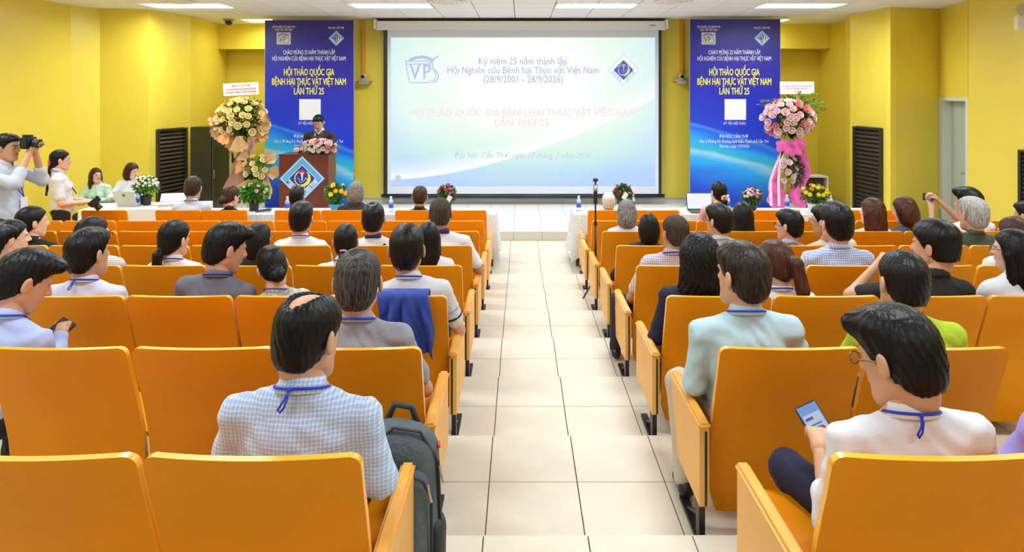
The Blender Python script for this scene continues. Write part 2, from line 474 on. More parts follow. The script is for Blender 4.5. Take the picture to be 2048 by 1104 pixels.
def troffer(xc, yc, w, d, label, group='recessed louvred ceiling lights', nf=10):
    t = thing('ceiling_light', label, 'light', (xc, yc, CEIL), 0, group)
    f = MB()
    for a in ((-w/2, w/2, -d/2, -d/2 + .012), (-w/2, w/2, d/2 - .012, d/2), (-w/2, -w/2 + .012, -d/2, d/2), (w/2 - .012, w/2, -d/2, d/2)):
        f.box(a[0], a[1], a[2], a[3], -0.004, 0.088)
    f.obj('frame', WHITE, t)
    lv = MB()
    for i in range(1, nf):
        x = -w/2 + w * i / nf; lv.box(x - .004, x + .004, -d/2 + .012, d/2 - .012, 0.0, 0.040)
    for yy in (-d/3, -d/6, 0, d/6, d/3): lv.box(-w/2, w/2, yy - .003, yy + .003, 0.0, 0.040)
    lv.obj('louvre', mat('bright_louvre', (0.75, 0.77, 0.8), 0.25, metal=0.7), t)
    for yy in (-d/3, 0, d/3):
        MB().tube([(-w/2 + .03, yy, 0.072), (w/2 - .03, yy, 0.072)], 0.012, 6).obj('lamp_tube', emat('lamp_white', (1, 0.98, 0.95), 4.0), t)
    MB().box(-w/2, w/2, -d/2, d/2, 0.088, 0.092).obj('reflector', mat('reflector', (0.25, 0.27, 0.42), 0.2, metal=0.6), t)
ORD0 = ['first', 'second', 'third', 'fourth', 'fifth']
pos_word = ['leftmost', 'second from left', 'third from left', 'rightmost']
for i, lx in enumerate(LAMPC):
    troffer(lx, 11.04 - .0, 1.31, 0.58, 'long recessed ceiling light with bright louvre, %s in the row before the stage' % pos_word[i])
for j, ly in enumerate(LAMP_Y[1:]):
    for i, lx in enumerate(LAMPC):
        k = round((13.08 - ly) / .585 - .5); yc = 13.08 - .585 * (k + .5)
        troffer(lx, yc, 1.31, 0.58, 'recessed ceiling light above the seats, %s, %s row back from the stage lights' % (pos_word[i], ORD0[j]))
troffer(-5.046, 13.3725, 0.66, 0.58, 'small bright ceiling light left of the left blue banner', nf=5)
troffer(4.854, 13.3725, 0.66, 0.58, 'small ceiling light behind the right blue banner', nf=5)
# round air diffusers
for px, py, lab in ((895, 4, 'round white ceiling air diffuser above the left half of the screen'), (1345, 3, 'round white ceiling air diffuser above the right end of the screen'), (352, 3, 'round white ceiling air diffuser above the leftmost ceiling light')):
    Y = 1.404 * F / (CY - py)
    t = thing('air_diffuser', lab, 'vent', (XP(px, Y), Y - .02, CEIL), 0, 'round ceiling air diffusers')
    for i, r in enumerate((0.30, 0.22, 0.14, 0.06)):
        MB().lathe([(r, -0.004), (r, -0.012 - .006 * i), (r - .05, -0.016 - .006 * i), (r - .055, -0.006)], 24).obj('ring', WHITE, t, smooth=True)

# walls: zig-zag acoustic panels either side
def wall_strip(name, pts, z0=-0.05, z1=CEIL + 0.12, th=0.1, m=YEL):
    b = MB()
    n = len(pts)
    for (xa, ya), (xb, yb) in zip(pts[:-1], pts[1:]):
        d = Vector((xb - xa, yb - ya, 0)).normalized(); nn = Vector((-d.y, d.x, 0)) * th
        a = Vector((xa, ya, 0)); c = Vector((xb, yb, 0)); 
        vs = [a, c, c + nn, a + nn]
        b._add([(p.x, p.y, z0) for p in vs] + [(p.x, p.y, z1) for p in vs], [(3, 2, 1, 0), (4, 5, 6, 7), (0, 1, 5, 4), (1, 2, 6, 5), (2, 3, 7, 6), (3, 0, 4, 7)])
    return tag(b.obj(name, m), kind='structure')
LW = [(-7.9, -4.8), (-7.5, 2.0), (-6.95, 6.2), (-7.50, 6.5), (-7.42, 8.0), (-7.21, 10.95), (-7.015, 11.4), (-6.28, 11.54), (-6.08, 12.6), (-6.21, 14.26), (-6.24, 14.6)]
RW = [(6.32, 14.6), (6.35, 14.26), (6.43, 13.3), (6.20, 13.0), (5.94, 12.28), (6.08, 11.2), (7.05, 11.47), (6.79, 10.36), (7.05, 8.4), (7.4, 7.9), (7.0, 6.4), (7.5, 2.0), (7.9, -4.8)]
wall_strip('wall_left', LW)
# right wall with a door opening in the slanted bay 7.05,11.47 -> 6.79,10.36
wall_strip('wall_right', RW[:7]); wr2 = wall_strip('trim_2', RW[7:])
def bay(t): return Vector((7.05, 11.47, 0)).lerp(Vector((6.79, 10.36, 0)), t)
def seg(name, p, q, z0, z1, m=YEL, th=0.1, parent=None):
    d = (q - p).normalized(); nn = Vector((-d.y, d.x, 0)) * th; vs = [p, q, q + nn, p + nn]
    return MB()._add([(v.x, v.y, z0) for v in vs] + [(v.x, v.y, z1) for v in vs], [(3, 2, 1, 0), (4, 5, 6, 7), (0, 1, 5, 4), (1, 2, 6, 5), (2, 3, 7, 6), (3, 0, 4, 7)]).obj(name, m, parent)
ztop = ZP(194, 11.3)
tag(seg('trim_3', bay(-.02), bay(1.02), ztop, CEIL + .12), kind='structure')
door = thing('door_1', None, None, (0, 0, 0)); tag(door, kind='structure')
GREY = mat('grey_green_door', (0.42, 0.47, 0.42), 0.5); GREYF = mat('pale_door_frame', (0.62, 0.66, 0.58), 0.5)
out = Vector((1, -0.23, 0)).normalized()
seg('door_frame', bay(.03), bay(.10), 0, ztop, GREYF, 0.16, door)
seg('door_frame', bay(.93), bay(1.0), 0, ztop, GREYF, 0.16, door)
seg('door_frame', bay(.10), bay(.93), ztop - .06, ztop, GREYF, 0.16, door)
seg('door_leaf', bay(.10) + out * .14, bay(.93) + out * .14, 0.0, ztop - .06, GREY, 0.04, door)
rbx = bay(.82) + out * .10
MB().tube([(rbx.x, rbx.y, 1.0), (rbx.x - .06, rbx.y, 1.0), (rbx.x - .06, rbx.y + .1, 1.0)], .01, 8).obj('door_handle', mat('steel', (.6, .6, .6), .3, 1), door)
rw = MB().box(-8, 8, -4.95, -4.85, -.05, 1.5).box(-8, 8, -4.95, -4.85, 3.3, CEIL + .12)
for x_ in (-8, -4.3, -.3, 3.7, 7.4): rw.box(x_, x_ + .6, -4.95, -4.85, 1.5, 3.3)  # unseen window openings between piers, added to let world light in as fill
tag(rw.obj('wall_rear', YEL), kind='structure')
wall_strip('wall_front', [(-6.3, 14.5), (6.5, 14.5)])
b = MB().box(-6.3, -4.75, 14.0, 14.45, ZP(98, 14.0), CEIL + .11); b.box(4.85, 6.4, 14.0, 14.45, ZP(97, 14.0), CEIL + .11); tag(b.obj('trim_4', YEL), kind='structure')
# central projecting wall that carries the screen
cw = MB().box(-4.75, 4.85, 13.08, 14.45, -0.05, CEIL + .11).obj('trim_5', YEL); tag(cw, kind='structure')
tag(MB().box(-4.75, 4.85, 13.05, 13.09, STAGE, STAGE + .10).obj('baseboard_front', mat('pale_skirting', (.62, .62, .56), .4)), kind='structure')
tag(MB().box(-4.75, 4.85, 13.04, 13.08, ZP(396, 13.05)-.02, ZP(396, 13.05)).obj('trim_6', mat('grey_ledge', (.38, .38, .36), .5)), kind='structure')
tag(MB().box(XP(752, 13.05), XP(1330, 13.05), 13.0, 13.08, CEIL - .06, CEIL).obj('trim_7', mat('brown_trim', (.10, .07, .03), .5)), kind='structure')

# louvred vents
LV = mat('dark_bronze_louvre', (0.055, 0.042, 0.03), 0.4, metal=0.3)
def louvre(p, q, z0, z1, label, ns):
    p = Vector((p[0], p[1], 0)); q = Vector((q[0], q[1], 0)); d = (q - p); L = d.length; ang = math.atan2(d.y, d.x)
    t = thing('louvred_vent', label, 'vent', (p.x, p.y, z0), ang, 'dark louvred wall vents'); H = z1 - z0
    for a in ((0, .045, 0, H), (L - .045, L, 0, H), (0.045, L - .045, 0, .03), (.045, L - .045, H - .03, H)):
        MB().box(a[0], a[1], -.03, .03, a[2], a[3]).obj('frame', LV, t)
    MB().box(.03, L - .03, .012, .02, .02, H - .02).obj('backing', BLACK, t)
    me = MB().box(.045, L - .045, -.035, -.027, -.005, .05, Matrix.Rotation(math.radians(0), 4, 'X')).mesh('slat', [LV])
    for i in range(ns):
        link('slat', me, None, t, loc=(0, .018, .04 + (H - .09) * i / (ns - 1)), rot=(math.radians(-38), 0, 0))
    return t
def on(A, B, px):
    s = (px - CX) / F; ax, ay = A; bx, by = B
    t = (s * ay - ax) / ((bx - ax) - s * (by - ay)); return (ax + (bx - ax) * t, ay + (by - ay) * t)
A, B = (-6.28, 11.54), (-6.08, 12.6)
p, q = on(A, B, 311), on(A, B, 371)
louvre((p[0] + .02, p[1]), (q[0] + .02, q[1]), 0.2, 1.62, 'dark brown louvred vent in the left wall beside the black cabinet', 20)
A, B = (5.94, 12.28), (6.08, 11.2)
p, q = on(A, B, 1710), on(A, B, 1767)
louvre((p[0] - .02, p[1]), (q[0] - .02, q[1]), 0.2, ZP(253, 12.0), 'dark brown louvred vent in the right wall near the pink flowers', 20)
louvre((6.79+.105, 9.42), (6.97, 8.6), 0.2, ZP(302, 9.2), 'dark louvred vent at the right edge of the picture', 20)

# ================================================================ SEATS
ORA = mat('orange_laminate', (0.80, 0.272, 0.002), 0.5, noise=0.07, nscale=2.2, spec=.15)
EDGE = mat('lit_ply_edge', (0.92, 0.46, 0.03), 0.3, coat=0.3)  # ply edges, brightness from light and gloss put into the colour
ARM = mat('light_wood_armrest', (0.82, 0.40, 0.06), 0.35, noise=0.06, nscale=4, coat=0.3)
PANEL = mat('wood_end_panel', (0.80, 0.42, 0.09), 0.45, noise=0.05, nscale=3)
prof = [(0.0, .815), (.012, .775), (.036, .70), (.065, .625), (.092, .545), (.115, .465), (.130, .40), (.137, .345), (.148, .26), (.158, .18), (.166, .09)]
def back_mesh(H=.815, W=.547, flat=False):
    nx = 14; v = []; fs = []
    ys = [p[0] for p in prof]; zs = [p[1] for p in prof]
    dens = [(ys[i], zs[i]) for i in range(len(ys))]
    top = []
    r = .028
    rows = [(0.0, H)] + [(np.interp(H - r * (1 - math.cos(a)) * 1.0, zs[::-1], ys[::-1]) if H < .82 else 0, H - r * (1 - math.cos(a))) for a in (0.5, 0.9, 1.25, 1.57)] + dens[1:] if False else None
    zz = [H, H - .004, H - .012, H - .022, H - .035] + [z for z in zs if z < H - .045]
    L = []
    for z in zz:
        zc = z * (.815 / H) if H > .815 else z
        y = float(np.interp(zc, zs[::-1], ys[::-1]))
        if flat: y *= .55
        dz = H - z; inset = r - math.sqrt(max(0, r * r - max(0, r - dz) ** 2)) if dz < r else 0
        bz = z - .09; insb = .03 - math.sqrt(max(0, .03 ** 2 - max(0, .03 - bz) ** 2)) if bz < .03 else 0
        L.append((y, z, W / 2 - max(inset, insb)))
    th = .025
    for side in (0, 1):
        for (y, z, hw) in L:
            for i in range(nx + 1):
                u = -1 + 2 * i / nx; x = u * hw
                yy = y - .020 * (1 - u * u) + side * th
                v.append((x, yy, z))
    n = nx + 1; m = len(L); b = MB(); b.v = v
    for j in range(m - 1):
        for i in range(nx):
            a = j * n + i; fs.append((a, a + n, a + n + 1, a + 1)); 
            c = m * n + a; fs.append((c, c + 1, c + n + 1, c + n))
    b.f = fs; b.mi = [0] * len(fs)
    e = []
    for i in range(nx): e.append((i, i + 1, m * n + i + 1, m * n + i)); a = (m - 1) * n + i; e.append((a, m * n + a, m * n + a + 1, a + 1))
    for j in range(m - 1):
        a = j * n; e.append((a, m * n + a, m * n + a + n, a + n)); a = j * n + nx; e.append((a, a + n, m * n + a + n, m * n + a))
    b.f += e; b.mi += [1] * len(e)
    me = b.mesh('backrest', [ORA, EDGE], smooth=True)
    bm = bmesh.new(); bm.from_mesh(me); bmesh.ops.recalc_face_normals(bm, faces=bm.faces)
    for ed in bm.edges:
        if len(ed.link_faces) == 2 and ed.calc_face_angle(0) > .6: ed.smooth = False
    bm.to_mesh(me); bm.free(); return me
BACK = back_mesh()
BACK7 = back_mesh(H=.845, flat=True)
def pan_mesh():
    b = MB()
    pts = [(.17, .405), (.24, .385), (.34, .38), (.44, .39), (.54, .40), (.60, .385), (.61, .36)]
    for (y0, z0), (y1, z1) in zip(pts[:-1], pts[1:]):
        b._add([(-.25, y0, z0), (.25, y0, z0), (.25, y1, z1), (-.25, y1, z1), (-.25, y0, z0 - .02), (.25, y0, z0 - .02), (.25, y1, z1 - .02), (-.25, y1, z1 - .02)],
               [(0, 1, 2, 3), (7, 6, 5, 4), (0, 3, 7, 4), (1, 5, 6, 2)])
    b._add([(-.25, .17, .405), (.25, .17, .405), (.25, .17, .385), (-.25, .17, .385)], [(0, 3, 2, 1)])
    return b.mesh('seat', [ORA])
PAN = pan_mesh()
PANUP = MB().box(-.25, .25, .19, .22, .36, .80).mesh('seat', [ORA])
def arm_mesh():
    me = MB().box(-.0235, .0235, .04, .56, .478, .503).mesh('armrest', [ARM])
    bm = bmesh.new(); bm.from_mesh(me); bmesh.ops.bevel(bm, geom=list(bm.edges), offset=.009, segments=2, affect='EDGES'); bm.to_mesh(me); bm.free()
    return me
ARMM = arm_mesh()
ARMIN = MB().box(-.0065, .0065, .16, .50, .478, .498).mesh('armrest', [ARM])
SIDE = MB().box(-.019, .019, .05, .545, .175, .478).mesh('side_panel', [PANEL])
SLOT = MB().box(-.0045, .0045, .0475, .0505, .178, .47).mesh('joint_strip', [BLACK])
PLINTH = None
lg = MB(); lg.box(-.012, .012, .085, .135, .02, .176); lg.box(-.009, .009, .13, .17, .10, .176); lg.box(-.018, .018, .05, .40, 0.0, .018)
lg.tube([(0, .10, .15), (0, .15, .09), (0, .30, .02)], .009, 6)
LEG = lg.mesh('foot', [BLACK])
STAND = MB().box(-.006, .006, .175, .205, .0, .50).box(-.0065, .0065, .12, .38, 0, .015).box(-.006, .006, .16, .45, .44, .478).mesh('side_bracket', [BLACK])
ORD = ['first', 'second', 'third', 'fourth', 'fifth', 'sixth', 'seventh', 'eighth', 'ninth', 'tenth', 'eleventh', 'twelfth']
ROWN = ['nearest row', 'second row from the camera', 'third row from the camera', 'fourth row from the camera', 'fifth row from the camera', 'sixth row from the camera', 'seventh row from the camera', 'front row by the tables']
def seat(n, side, k, xc, last, label, occupied=True, endleft=False):
    t = thing('auditorium_seat', label, 'seat', (xc, rowY(n), level(n) if n < 7 else 0), 0, 'orange auditorium seats')
    link('backrest', BACK7 if n == 7 else BACK, None, t)
    link('seat', PAN if occupied else PANUP, None, t)
    # standard on the far-from-aisle side; the aisle seat also gets the end unit
    s = -1 if side == 'L' else 1
    link('side_bracket', STAND, None, t, loc=(s * .2808, 0, 0)); link('armrest', ARMIN, None, t, loc=(s * .2808, 0, 0))
    if last:
        x = -s * (.302 if side == 'L' else .3215)
        link('side_panel', SIDE, None, t, loc=(x, 0, 0)); link('armrest', ARMM, None, t, loc=(x, 0, 0))
        link('foot', LEG, None, t, loc=(x, 0, 0)); link('joint_strip', SLOT, None, t, loc=(x + s * .006, 0, 0))
    return t
for n in range(0, 7):
    Yn = rowY(n)
    for side in 'LR':
        k = 0
        while True:
            pt = .5615 if n != 1 else .569
            xc = (-.655 - pt * k) if side == 'L' else (1.0385 + pt * k)
            if n == 0: xc += -.016 if side == 'L' else .016
            if n == 1: xc += 0 if side == 'L' else .006
            px = CX + xc * F / Yn
            if px < -70 or px > (2130 if n > 0 else 2400) or abs(xc) > 6.6: break
            seat(n, side, k, xc, k == 0, 'orange wooden seat, %s, %s block, %s from the aisle' % (ROWN[n], 'left' if side == 'L' else 'right', ORD[k]))
            k += 1
s7 = 8.175
lefts = [882, 790, 642, 549, 402.5, 310, 162]; rights = [1176, 1268, 1418, 1510, 1631, 1724]
for i, e in enumerate(lefts):
    seat(7, 'L', i, XP(e + 45.5, s7), i == 0, 'orange wooden seat, %s, left side, %s from the aisle' % (ROWN[7], ORD[i]))
for i, e in enumerate(rights):
    seat(7, 'R', i, XP(e + 45.5, s7), i == 0, 'orange wooden seat, %s, right side, %s from the aisle' % (ROWN[7], ORD[i]))
# ================================================================ STAGE: screen, banners, podium, flowers, tables
NAVY = mat('emblem_navy', (0.02, 0.035, 0.33), 0.4); SKY = mat('emblem_sky_blue', (0.12, 0.42, 0.80), 0.4)
PWH = mat('print_white', (0.85, 0.85, 0.88), 0.5); PYE = mat('print_yellow', (0.9, 0.80, 0.04), 0.5); PRED = mat('print_red', (0.75, 0.03, 0.05), 0.5)

def ring_poly(r0, r1, a0, a1, n, fn0=None):
    pts = [(r1 * math.cos(a0 + (a1 - a0) * i / n), r1 * math.sin(a0 + (a1 - a0) * i / n)) for i in range(n + 1)]
    return pts
def emblem(parent, c, s, cols, simple=False, step=0.002, third=True):
    """square-on-its-corner emblem facing -y; c centre, s half diagonal; cols: sky, navy, white, yellow, red"""
    cs, cn, cw, cyy, cr = cols; x0, y0, z0 = c
    def dia(nm, r, lay, m, r_in=None):
        b = MB()
        if r_in is None: b.prism([(x0 - r, z0), (x0, z0 - r), (x0 + r, z0), (x0, z0 + r)], y0 - step * (lay + 1), y0 - step * lay + 0.0001)
        else:
            q = [(-1, 0), (0, -1), (1, 0), (0, 1)]
            for i in range(4):
                a, d = q[i], q[(i + 1) % 4]
                b.prism([(x0 + a[0] * r, z0 + a[1] * r), (x0 + d[0] * r, z0 + d[1] * r), (x0 + d[0] * r_in, z0 + d[1] * r_in), (x0 + a[0] * r_in, z0 + a[1] * r_in)], y0 - step * (lay + 1), y0 - step * lay)
        return b.obj(nm, m, parent)
    dia('emblem_plate', s, 0, cs)
    dia('emblem_line', s * .95, 1, cw, s * .91); dia('emblem_line', s * .61, 1, cw, s * .58)
    dia('emblem_field', s * .58, 1, cn)
    b = MB(); N = 26; g = []
    cxx, czz = x0 + s * .03, z0 + s * .0; R = s * .33
    # toothed crescent, thick on the right
    for i in range(N):
        a0 = -2.2 + 3.3 * i / N; a1 = -2.2 + 3.3 * (i + 1) / N
        def P(r, a): return (cxx + r * math.cos(a), czz + r * math.sin(a))
        w0 = .13 * s * max(.12, math.sin(math.pi * (i + .3) / N)); w1 = .13 * s * max(.12, math.sin(math.pi * (i + 1.3) / N))
        ro = R * (1.0 if i % 2 else 1.09)
        b.prism([P(R - w0, a0), P(ro, a0), P(ro, a1), P(R - w1, a1)], y0 - step * 3.2, y0 - step * 2)
    b.obj('emblem_crescent', cyy, parent)
    b = MB()
    for i in range(14):
        a0 = 1.9 + 2.3 * i / 14; a1 = 1.9 + 2.3 * (i + 1) / 14; ro = R * (1.1 if i % 2 else 1.0)
        b.prism([(cxx - .02 * s + r * math.cos(a), czz + r * math.sin(a)) for r, a in ((R * .93, a0), (ro, a0), (ro, a1), (R * .93, a1))][::-1][::-1], y0 - step * 3.2, y0 - step * 2)
    b.obj('emblem_cog', cyy, parent)
    b = MB(); b.prism([(x0 - .012 * s, z0 - .10 * s), (x0 + .012 * s, z0 - .10 * s), (x0 + .045 * s, z0 + .22 * s), (x0 - .045 * s, z0 + .22 * s)], y0 - step * 3.5, y0 - step * 2)
    b.prism([(x0 - .11 * s, z0 + .25 * s), (x0 - .08 * s, z0 + .21 * s), (x0 + .08 * s, z0 + .21 * s), (x0 + .11 * s, z0 + .25 * s)], y0 - step * 3.5, y0 - step * 2)
    b.obj('emblem_torch', cw, parent)
    MB().prism([(x0 - .10 * s, z0 + .25 * s), (x0 + .10 * s, z0 + .25 * s), (x0 + .12 * s, z0 + .31 * s), (x0 + .06 * s, z0 + .37 * s), (x0 - .02 * s, z0 + .39 * s), (x0 - .10 * s, z0 + .35 * s), (x0 - .12 * s, z0 + .29 * s)], y0 - step * 3.5, y0 - step * 2).obj('emblem_flame', cr, parent)
    b = MB()
    for pl in ([(-.22, .02), (-.12, -.04), (-.08, -.2), (-.02, -.16), (.06, -.12), (.14, -.02), (.2, .02)], [(.14, -.02), (.22, -.04), (.14, .06)]):
        b.tube([(x0 + p_[0] * s, y0 - step * 2.2, z0 + p_[1] * s) for p_ in pl], s * .008, 4)
    b.obj('emblem_map_line', cw, parent)
    r = .76 * s * .5
    put_text('ĐẠI HỌC', cw, (x0 - r, y0 - step * 2.6, z0 - r), parent, s * .30, s * .76, bold=.02, roll=math.radians(45))
    put_text('CẦN THƠ', cw, (x0 + r, y0 - step * 2.6, z0 - r), parent, s * .30, s * .76, bold=.02, roll=math.radians(-45))
COLS = (SKY, NAVY, PWH, PYE, PRED)

# ---- projection screen
SY = 12.86
sc = thing('projection_screen', 'large pull-down projection screen in the centre of the stage wall', 'screen', (0, SY, 0))
def R2(x0, x1, y0, y1, Y): return XP(x0, Y), XP(x1, Y), ZP(y1, Y), ZP(y0, Y)
a = R2(752, 1332, 42, 60, SY - .05); rbox('housing', a[0], a[1], -.07, .07, a[2], a[3], mat('screen_housing', (.72, .76, .74), .4), sc, .01)
for x in (752, 1332): rbox('end_cap', XP(x, SY) - .03, XP(x, SY) + .03, -.08, .08, a[2] + .02, a[3] + .03, WHITE, sc, .01)
a = R2(1297, 1308, 51, 53, SY); MB().box(a[0], a[1], -.125, -.12, a[2], a[3]).obj('badge', mat('badge_blue', (.05, .3, .6), .4), sc)
a = R2(767, 1323, 59, 388, SY); MB().box(a[0], a[1], 0, .012, a[2], a[3]).obj('black_border', BLACK, sc)
a = R2(775, 1317, 59, 387.5, SY); MB().box(a[0], a[1], -.004, 0, a[2], a[3]).obj('screen_fabric', mat('screen_fabric', (.62, .66, .72), .8), sc)
a = R2(763, 1329, 388, 395, SY); MB().tube([(a[0], 0, (a[2] + a[3]) / 2), (a[1], 0, (a[2] + a[3]) / 2)], (a[3] - a[2]) / 2, 10).obj('bottom_bar', mat('navy_black_bar', (.015, .02, .04), .4), sc, smooth=True)
a = R2(782, 1310, 75, 372, SY)
pm = bpy.data.materials.new('projected_slide'); pm.use_nodes = True; nt = pm.node_tree; pb = nt.nodes['Principled BSDF']
pb.inputs['Base Color'].default_value = (.05, .05, .05, 1); pb.inputs['Roughness'].default_value = .9
tc = nt.nodes.new('ShaderNodeTexCoord')
def N_(t, **k):
    n = nt.nodes.new(t)
    for kk, v in k.items(): setattr(n, kk, v)
    return n
def L_(x, y): nt.links.new(x, y)
def ramp(stops):
    r = N_('ShaderNodeValToRGB'); e = r.color_ramp.elements; e[0].position = stops[0][0]; e[0].color = (*stops[0][1], 1); e[1].position = stops[-1][0]; e[1].color = (*stops[-1][1], 1)
    for p_, c_ in stops[1:-1]: q_ = e.new(p_); q_.color = (*c_, 1)
    return r
gx = N_('ShaderNodeSeparateXYZ'); L_(tc.outputs['Generated'], gx.inputs[0])
# pale green-blue edges, white centre (the slide's own design)
mp = N_('ShaderNodeMapping'); mp.inputs['Location'].default_value = (-.5, 0, -.72); L_(tc.outputs['Generated'], mp.inputs[0])
mp.inputs['Scale'].default_value = (1, 0, 1)
mp2 = N_('ShaderNodeMapping'); mp2.inputs['Scale'].default_value = (1.75, 0, 1.25); L_(mp.outputs[0], mp2.inputs[0])
ln = N_('ShaderNodeVectorMath', operation='LENGTH'); L_(mp2.outputs[0], ln.inputs[0])
r1 = ramp([(0.25, (1, 1, 1)), (0.62, (.80, .95, .83)), (0.85, (.70, .90, .86)), (1.0, (.62, .80, .95))]); L_(ln.outputs['Value'], r1.inputs[0])
rz_ = ramp([(0.0, (.70, .74, 1.0)), (0.10, (.66, .80, 1.0)), (0.22, (.84, .93, .90)), (0.45, (1, 1, 1))]); L_(gx.outputs[2], rz_.inputs[0])
mul = N_('ShaderNodeMix', data_type='RGBA', blend_type='MULTIPLY'); mul.inputs[0].default_value = 1; L_(r1.outputs[0], mul.inputs[6]); L_(rz_.outputs[0], mul.inputs[7])
# swoosh: z = .05 + .3 x^2 style band
m1 = N_('ShaderNodeMath', operation='POWER'); L_(gx.outputs[0], m1.inputs[0]); m1.inputs[1].default_value = 1.7
m2 = N_('ShaderNodeMath', operation='MULTIPLY_ADD'); L_(m1.outputs[0], m2.inputs[0]); m2.inputs[1].default_value = .55; m2.inputs[2].default_value = .045
m3 = N_('ShaderNodeMath', operation='SUBTRACT'); L_(gx.outputs[2], m3.inputs[0]); L_(m2.outputs[0], m3.inputs[1])
sw = ramp([(0.0, (0, 0, 0)), (.495, (0, 0, 0)), (.505, (1, 1, 1)), (.54, (.6, .6, .6)), (.64, (0, 0, 0))])
m4 = N_('ShaderNodeMath', operation='ADD'); L_(m3.outputs[0], m4.inputs[0]); m4.inputs[1].default_value = .5; L_(m4.outputs[0], sw.inputs[0])
mx = N_('ShaderNodeMix', data_type='RGBA'); L_(sw.outputs[0], mx.inputs[0]); L_(mul.outputs[2], mx.inputs[6]); mx.inputs[7].default_value = (1, 1, .97, 1)
L_(mx.outputs[2], pb.inputs['Emission Color']); pb.inputs['Emission Strength'].default_value = 1.0
EM = 2 ** 0.30
pb.inputs['Emission Strength'].default_value = EM
MB().box(a[0], a[1], -.007, -.005, a[2], a[3]).obj('projected_picture', pm, sc)
def e2(nm, c): return emat(nm, c, EM)
SL1 = e2('slide_grey_blue', (.50, .55, .72)); SL2 = e2('slide_faint_pink', (.96, .82, .80)); SL3 = e2('slide_faint_blue', (.62, .74, .88)); SLW = e2('slide_white', (.97, .99, 1)); SLN = e2('slide_navy', (.10, .12, .55)); SLS = e2('slide_sky', (.40, .58, .85)); SLY = e2('slide_yellow', (.85, .80, .25)); SLR = e2('slide_red', (.85, .25, .35)); SLL = e2('slide_lilac', (.52, .56, .88)); SLG = e2('slide_disc', (.62, .66, .68))
def line(s, m, x0, x1, y, hpx, par, Y, yo, bold=.01, shear=0):
    put_text(s, m, (XP((x0 + x1) / 2, Y), yo, ZP(y, Y)), par, hpx * Y / F, XP(x1, Y) - XP(x0, Y), bold=bold, shear=shear)
line('Kỷ niệm 25 năm thành lập', SL1, 957, 1134, 123, 20, sc, SY, -.008)
line('Hội Nghiên cứu Bệnh hại Thực vật Việt Nam', SL1, 895, 1197, 141, 20, sc, SY, -.008)
line('(28/9/2001 - 28/9/2026)', SL1, 967, 1126, 159, 20, sc, SY, -.008)
line('HỘI THẢO QUỐC GIA BỆNH HẠI THỰC VẬT VIỆT NAM', SL2, 818, 1270, 226, 20, sc, SY, -.008, .02)
line('LẦN THỨ 25', SL2, 990, 1098, 246, 20, sc, SY, -.008, .02)
line('Đại học Cần Thơ, ngày 17 tháng 7 năm 2026', SL3, 907, 1181, 311, 16, sc, SY, -.008, .02, .3)
p_ = PX(1247, 140, SY); emblem(sc, (p_.x, -.007, p_.z), 33.5 * SY / F, (SLW, SLN, SLS, SLY, SLR), step=.0015)
MB().prism([(XP(796, SY) + .06 * math.cos(t * .3927), ZP(356, SY) + .06 * math.sin(t * .3927)) for t in range(16)], -.012, -.007).obj('slide_button', SLG, sc)
def vps(par, cx_, cy_, w, h, Y, yo, m, r=.012, leaf=None):
    """society logo: outlined planter with the letters V P S and a leafy top"""
    P3 = lambda u, v: (XP(cx_ + u * w, Y), yo, ZP(cy_ - v * h, Y))
    MB().tube([P3(*q) for q in ((-.5, .32), (-.38, -.42), (.22, -.42))], r, 4).tube([P3(*q) for q in ((-.5, .32), (.3, .32))], r, 4).tube([P3(*q) for q in ((-.46, .22), (.26, .22))], r, 4).obj('logo_outline', m, par)
    sp = [(.48, .5), (.36, .42), (.28, .28), (.30, .1), (.42, -.05), (.48, -.2), (.42, -.36), (.28, -.42)]
    MB().tube([P3(*q) for q in sp], r * 1.2, 4).tube([P3(q[0] - .07, q[1] * .9) for q in sp], r * .8, 4).obj('logo_letter_s', m, par)
    put_text('V', m, P3(-.22, -.08), par, h * .72 * Y / F, w * .32 * Y / F, bold=.01); put_text('P', m, P3(.12, -.08), par, h * .72 * Y / F, w * .22 * Y / F, bold=.01)
    lf = MB(); rr = random.Random(3)
    for i in range(14):
        u = -.35 + .6 * i / 13; v = .38 + .1 * math.sin(i / 13 * 3.1) + rr.uniform(-.03, .008); c_ = P3(u, v)
        lf.ball(c_, (w * .06 * Y / F, .003, h * .05 * Y / F), 6, 4)
    lf.obj('logo_leaves', leaf or m, par)
vps(sc, 845, 141, 68, 58, SY, -.009, SLL, .010)
line('PLANT SOCIETY', SL3, 826, 862, 169, 5, sc, SY, -.008) if False else None

